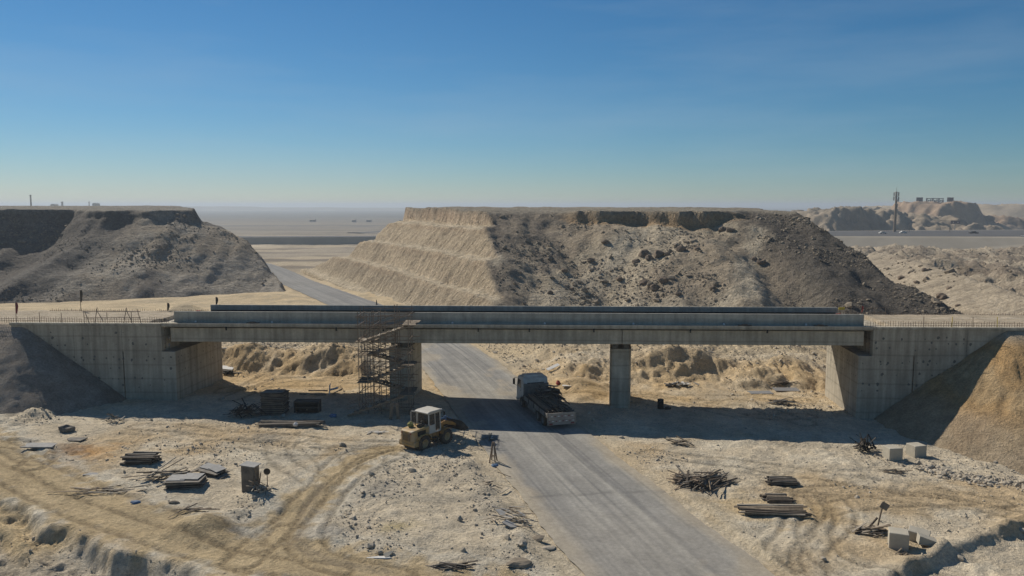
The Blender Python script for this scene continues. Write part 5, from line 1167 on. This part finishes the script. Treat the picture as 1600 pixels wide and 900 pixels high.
# ------------------------------------------------------------------ flags, barriers, railing along the approach roads
def on_deck(px, py, v):
    Y = BO[1] + v
    for _ in range(4): x, z = A(px, py, Y); u, vv = to_uv(x, Y); Y = from_uv(u, v)[1]
    return x, Y
def flag(px, v, h, label, m_, up=0.0, drop=.9):
    x, y = on_deck(px, 495, v); z = ZD - .14
    e = empty('flag', (x, y, z), 0, label, 'flag')
    mb = MB(); mb.tube((0, 0, 0), (.03, 0, h), .03, 6); mb.build('pole', M['steel'], e)
    mb = MB(); vs = []; n_ = 8                                # hanging folded cloth
    for i in range(n_+1):
        t = i/n_
        for k, (ox, oy) in enumerate(((0, 0), (.1, .08), (.04, -.06), (.16, .02))): vs.append((ox*(1 + .4*math.sin(5*t)) + .03, oy*(1 + t), h - .05 - t*drop - .12*k*t))
    fs = [(i*4+k, i*4+k+1, (i+1)*4+k+1, (i+1)*4+k) for i in range(n_) for k in range(3)]
    mb.add(vs, fs); f_ = mb.build('cloth', M[m_], e)
    md = f_.modifiers.new('thick', 'SOLIDIFY'); md.thickness = .012
    return e
flag(25, .35, 2.0, 'dark red flag hanging on a pole at the gravel cone top', 'redstripe', drop=.7)
flag(127, 9.0, 2.2, 'drooping dark flag on a pole across the left approach road', 'chassis', drop=.9)
flag(262, 9.0, .9, 'small dark flag on the far fence left of the bridge', 'chassis', drop=.4)
flag(338, 9.3, 1.5, 'thin flag pole behind the far parapet', 'chassis', drop=.5)
flag(1345, 9.1, .9, 'small red marker flag on the right approach road', 'red', drop=.4)
def barrier(px, v, label):
    x, y = on_deck(px, 487, v); e = empty('traffic_barrier', (x, y, ZD - FALL*v/W - .0), 0, label, 'barrier')
    pr_ = [(-.22, 0), (.22, 0), (.2, .12), (.08, .3), (.06, .5), (.1, .62), (-.1, .62), (-.06, .5), (-.08, .3), (-.2, .12)]
    mb = MB(); mb.prism(pr_, 'x', -.3, .3); e.scale = (.7, .7, .8); mb.build('body', M['red'], e); mb = MB(); mb.box(-.302, .302, -.1, -.085, .3, .42); mb.build('band', M['white'], e); return e
barrier(310, 7.6, 'red plastic barrier at the left deck entrance'); barrier(1310, 7.2, 'red plastic barrier at the right deck entrance')
x0, _ = on_deck(133, 497, .3); x1, y1 = on_deck(220, 497, .3)
e = empty('tube_railing', (x0, y1, ZD - .05), 0, 'rickety scaffold tube railing on the left wing wall', 'railing'); Lr = x1 - x0
for k, (a, b_) in enumerate([((0, 0, 0), (0, 0, 1.15)), ((.1, 0, 1.1), (.45, 0, 0)), ((.95, 0, 0), (1.25, 0, 1.45)), ((1.15, 0, 1.3), (1.9, -.3, .2)), ((2.1, 0, .4), (2.1, 0, 1.0)), ((3.6, 0, 0), (3.95, 0, 1.45)), ((3.85, 0, 1.35), (4.4, -.2, .3)), ((4.35, 0, 0), (4.35, 0, 1.1)), ((4.9, 0, 1.3), (Lr, 0, .05))]):
    mb = MB(); mb.tube(a, b_, .03, 6); mb.build('post', M['steel'], e)
for z in (.5, 1.08): mb = MB(); mb.tube((-.05, .04, z), (Lr, .04, z), .03, 6); mb.build('rail', M['steel'], e)
for k, (px, v, side_) in enumerate([(62, .3, 'second post from the gravel cone'), (96, .3, 'third post from the gravel cone'), (1444, .3, 'post nearest the deck'), (1488, .3, 'second post from the deck'), (1521, .3, 'third post from the deck'), (1559, .3, 'fourth post from the deck')]):
    x, y = on_deck(px, 497, v); mb = MB(); mb.tube((0, 0, 0), (rnd.uniform(-.04, .04), 0, .95), .028, 6)
    o = mb.build('marker_post', M['yellowpaint' if k in (3, 5) else 'steel']); o.location = (x, y, ZD-.05); tag(o, ('thin rusty', 'thin rusty', 'thin rusty', 'yellow tipped', 'thin rusty', 'yellow tipped')[k] + (' marker post on the %s wall, ' % ('left' if k < 2 else 'right')) + side_, 'post', 'marker posts on the wing walls')
x, y = on_deck(1312, 485, 9.2)
e = empty('tape_fence', (x, y, ZD-FALL-.05), 0, 'low tube fence with yellow tape across the right approach road', 'fence')
for k in range(5): mb = MB(); mb.tube((k*1.15, 0, 0), (k*1.15, 0, 1.0), .025, 6); mb.build('post', M['steel'], e)
for z in (.5, .95): mb = MB(); mb.tube((0, 0, z), (4.6, 0, z), .02, 6); mb.build('rail', M['steel'], e)
mb = MB(); mb.box(-.1, .5, -.03, .03, .75, 1.0); mb.build('tape', M['yellowpaint'], e)
x, z = A(578, 463, 150); yy = 150.0; xx = float(road_x(np.array(yy))) + 4.2
mb = MB(); mb.lathe([(0, 1.0), (.06, 1.0), (.1, .5), (.16, .08), (.3, .06), (.3, 0)], n=10); o = mb.build('marker_cone', M['chassis']); o.location = (xx, yy, float(base(np.array(xx), np.array(yy)))+.0); tag(o, 'dark marker on the road edge below the terraces', 'marker')
# ------------------------------------------------------------------ boulders on the slope of the terraced hill
def hill_hit(px, py):
    Y = np.arange(100, 260, .5); q = [A(px, py, v) for v in Y]; X = np.array([v[0] for v in q]); Z = np.array([v[1] for v in q])
    k = np.nonzero(Z <= np.maximum(np.maximum(hill_right_z(X, Y), np.where(X > 66, spoil_z(X, Y), -99)), ground_z(X, Y, False)))[0]
    return (X[k[0]], Y[k[0]], Z[k[0]]) if len(k) else None
BOULD = [(994, 411, 11, 'leftmost boulder of the row half way up the hill'), (1006, 399, 15, 'second boulder of the row half way up the hill'), (1015, 405, 11, 'third boulder of the row half way up the hill'), (1029, 400, 15, 'largest of the row of boulders half way up the hill'), (1043, 399, 9, 'small boulder just right of the largest in the mid slope row'), (1063, 392, 13, 'boulder standing right of the mid slope row'), (1090, 391, 10, 'boulder farthest right of the mid slope row'), (946, 380, 11, 'lone boulder high on the slope left of the pale sand streak'),
         (923, 409, 11, 'lone boulder left of the mid slope row'), (968, 438, 10, 'small reddish boulder left of the lower boulder cluster'), (1006, 444, 13, 'left boulder of the lower cluster above the parapet'), (1023, 451, 13, 'lowest boulder of the lower cluster'), (1037, 441, 14, 'tallest boulder at the right of the lower cluster'), (1129, 361, 12, 'dark boulder just under the cliff at the hill top'), (1140, 362, 11, 'boulder touching the dark one under the hill top cliff'), (1190, 412, 13, 'lone boulder toward the dark right flank of the hill'),
         (893, 453, 8, 'small boulder low on the slope, second from the terraces'), (860, 459, 8, 'small boulder low on the slope, closest to the terraces'), (1471, 467, 15, 'big dark boulder at the right foot of the hill'), (1497, 479, 7, 'small boulder just below the big one at the hill foot'), (1445, 424, 9, 'topmost boulder on the soil ridge right of the hill'), (1432, 443, 8, 'boulder on sand between the hill and the soil ridge'), (1408, 436, 9, 'boulder at the edge of the hill flank above the sand'), (1483, 452, 8, 'boulder on the sand left of the soil ridge crest'), (1178, 406, 8, 'small boulder beside the lone one on the dark flank'), (882, 425, 9, 'boulder on the rubble left of the pale sand streak'), (1114, 452, 9, 'boulder low on the slope under the dark flank'), (1060, 461, 10, 'boulder just above the parapet in the slope middle')]
for i, (px, py, size, lab) in enumerate(BOULD):
    h = hill_hit(px, py)
    if not h: continue
    x, y, z = h; rr = size*.5*y/F_PX
    me = blob(60+i, rr*1.05, (1.15, 1, .85)); me.name = 'boulder'; me.materials.append(M['boulder'])
    o = link('boulder', me); o.location = (x, y, z + rr*.35); o.rotation_euler = (0, 0, i*1.3)
    tag(o, lab or 'brown boulder lying on the rubble slope of the terraced hill', 'boulder', 'boulders on the terraced hill')

# ------------------------------------------------------------------ far things
# telecom mast by the highway
x, z = A(1398, 356, 545); e = empty('telecom_mast', (x, 545, -2.5), 0, 'slim telecom mast with antennas beside the far highway', 'mast')
mb = MB(); mb.tube((0, 0, 0), (0, 0, 30), 1.0, 12, .55); mb.build('pole', M['steel'], e)
for zz, rr in ((21.5, 1.1), (26.5, 1.5), (29.5, 1.4)):
    mb = MB(); mb.lathe([(.5, zz), (rr, zz), (rr, zz+.25), (.5, zz+.25)], n=12); mb.build('platform', M['galv'], e)
    for k in range(6 if zz > 25 else 2):
        a = k*math.pi/3 + .3; mb = MB(); mb.cbox((math.cos(a)*(rr+.25), math.sin(a)*(rr+.25), zz-1.2), (.4, .4, 2.6), Matrix.Rotation(a, 3, 'Z')); mb.build('antenna', M['galv'], e)
mb = MB(); mb.tube((0, 0, 30), (0, 0, 33), .1, 6); mb.build('whip', M['steel'], e)
mb = MB(); mb.tube((.9, -.6, 24), (.9, -1.0, 24), .8, 12); mb.build('dish', M['white'], e)
# large board on the reddish hill
Y = 925.0; x, zt = A(1461, 308.5, Y); _, zb_ = A(1461, 320.5, Y)
e = empty('hilltop_board', (x, Y, zb_-1.0), 0, 'dark board with two square end panels on the reddish hill', 'sign board'); hh = zt - zb_ + 1.0; w = 57/F_PX*Y
for s in (-1, 1):
    mb = MB(); mb.box(s*w*.42 - w*.085, s*w*.42 + w*.085, -.5, .5, hh*.5, hh); mb.build('end_panel', M['purple'], e)
    for q in (-.06, .06): mb = MB(); mb.box(s*w*.42 + w*q - .35, s*w*.42 + w*q + .35, -.4, .4, 0, hh*.5); mb.build('support', M['galv'], e)
mb = MB(); mb.box(-w*.24, w*.24, -.4, .4, hh*.42, hh*.5); mb.box(-w*.24, w*.24, -.4, .4, hh*.84, hh*.92); mb.build('frame', M['purple'], e)
for k in range(9): q = -.22 + k*.055; mb = MB(); mb.box(w*q - w*.017, w*q + w*.017, -.35, .35, hh*(.5 + .04*(k % 2)), hh*(.84 - .06*((k*2) % 3))); mb.build('letter_panel', M['purple'], e)
for k in range(5): q = -.2 + k*.1; mb = MB(); mb.box(w*q-.3, w*q+.3, -.3, .3, 0, hh*.42); mb.build('support', M['galv'], e)
mb = MB(); mb.box(-w*.34, w*.34, -.3, .3, hh*.28, hh*.36); mb.build('lower_beam', M['purple'], e)
Y = 640.0; x, zt = A(1493, 344.5, Y); _, zb_ = A(1493, 357, Y)
e = empty('billboard', (x, Y, zb_-3), .1, 'dark roadside billboard on a post at far right', 'billboard'); w = 15/F_PX*Y
mb = MB(); mb.box(-w/2, w/2, -.3, .3, (zt-zb_)+3-2.8, (zt-zb_)+3); mb.build('panel', M['purple'], e); mb = MB(); mb.tube((0, .4, 0), (0, .4, zt-zb_+2), .4, 8); mb.build('post', M['galv'], e)
for s in (-1, 1): mb = MB(); mb.box(s*w*.25-.3, s*w*.25+.3, -.34, -.305, (zt-zb_)+3-1.8, (zt-zb_)+3-1.2); mb.build('panel_patch', M['white'], e)
def car(px, py, Y, rz, label, m_, L=4.6):
    x, z = A(px, py, Y); u = np.interp(x, [p[0] for p in hw], [p[1] for p in hw]); zz = np.interp(x, [p[0] for p in hw], [p[2] for p in hw]) + .1
    e = empty('car', (x, u + (3 if m_ == 'white' else -4), zz), rz, label, 'car')
    k = L/4.6; mb = MB(); mb.prism([(-2.3*k, .35), (-2.3*k, .95), (-1.6*k, 1.0), (-1.0*k, 1.5), (.6*k, 1.5), (1.3*k, 1.0), (2.2*k, .85), (2.3*k, .35)], 'y', -.9, .9); mb.build('body', M[m_], e)
    for cx in (-1.4*k, 1.4*k):
        for s in (-1, 1): mb = MB(); mb.tube((cx, s*.8, .33), (cx, s*.95, .33), .33, 12); mb.build('wheel', M['rubber'], e)
    for s in (-1, 1): mb = MB(); mb.box(-.9*k, .5*k, s*.9, s*.91, 1.02, 1.4); mb.build('window', M['black'], e)
car(1424, 362, 505, 0, 'white car on the far highway below the mast', 'white'); car(1511, 361, 512, 0, 'dark car on the far highway at right', 'black', 5.6); car(1385, 362, 505, 0, 'pale car on the far highway left of the mast', 'truckcab')
for px, lab in ((1421, 'thin pole just right of the telecom mast'), (1484, 'thin pole below the hilltop board')):
    x, z = A(px, 357, 532); e = empty('utility_pole', (x, 532, -1.5), 0, lab, 'pole'); mb = MB(); mb.tube((0, 0, 0), (0, 0, 8.5), .2, 8, .12); mb.build('pole_shaft', M['steel'], e); mb = MB(); mb.bar((-1.2, 0, 7.8), (1.2, 0, 7.8), .15); mb.build('cross_arm', M['steel'], e)
# chimneys and sheds on the horizon behind the left hill
def stack(px, pt, Y, wpx, label, kind='chimney'):
    x, zt = A(px, pt, Y); g = float(base(np.array(0.), np.array(Y))); h = zt - g; r_ = wpx/2/F_PX*Y
    e = empty(kind, (x, Y, g), 0, label, kind)
    if kind == 'chimney':
        mb = MB(); mb.tube((0, 0, 0), (0, 0, h), r_*1.25, 14, r_*.9); mb.build('shaft', M['conc'], e); mb = MB(); mb.lathe([(r_*.9, h-2), (r_*1.15, h-1.8), (r_*1.15, h), (r_*.6, h)], n=14); mb.build('rim', M['conc'], e)
    else:
        mb = MB(); mb.box(-r_, r_, -6, 6, 0, h*.95); mb.build('wall', M['conc'], e); mb = MB(); mb.prism([(-r_*1.05, h*.95), (r_*1.05, h*.95), (r_*.4, h), (-r_*.2, h)], 'y', -6.3, 6.3); mb.build('roof', M['galv'], e)
    return e
stack(47.5, 304.5, 900, 2.2, 'tall thin chimney on the horizon above the left hill')
stack(97, 315, 1500, 3, 'short stout chimney on the horizon above the left hill')
stack(139, 315, 1500, 1.6, 'short slim chimney right of the stout one')
stack(85, 318.5, 1500, 7, 'low plant building between the two left chimneys', 'building')
stack(150, 317, 1500, 7, 'low plant building right of the slim chimney', 'building')
for i, (px, py, wpx) in enumerate([(553, 335, 5), (575, 336.5, 7), (625, 338, 6), (484, 342, 8)]):
    Y = 1400.0; x, zt = A(px, py, Y); g = float(base(np.array(0.), np.array(Y))); w = wpx/F_PX*Y
    e = empty('building', (x, Y + i*7, g - .5), 0, ['small far house left of the gap centre', 'low far house beside the hazy plain road', 'far house nearest the terraced hill', 'far shed beyond the first highway'][i], 'building', 'far buildings on the plain')
    mb = MB(); mb.box(-w/2, w/2, -5, 5, 0, 4.2); mb.build('wall', M['far_wall'], e); mb = MB(); mb.prism([(-5.4, 4.2), (5.4, 4.2), (0, 5.4)], 'x', -w/2-.3, w/2+.3); mb.build('roof', M['bed'], e)

# ------------------------------------------------------------------ desert haze
m, n, l, b = _mat('haze_air'); n.remove(b)
pv = n.new('ShaderNodeVolumePrincipled'); pv.inputs['Density'].default_value = 0.00026; pv.inputs['Color'].default_value = (0.60, 0.67, 0.74, 1); pv.inputs['Anisotropy'].default_value = 0.25
l.new(pv.outputs[0], n['Material Output'].inputs['Volume'])
mb = MB(); mb.box(-15000, 15000, -80, 26000, -42, 36); hz = mb.build('haze', m); tag(hz, 'pale blue desert haze', kind='stuff')
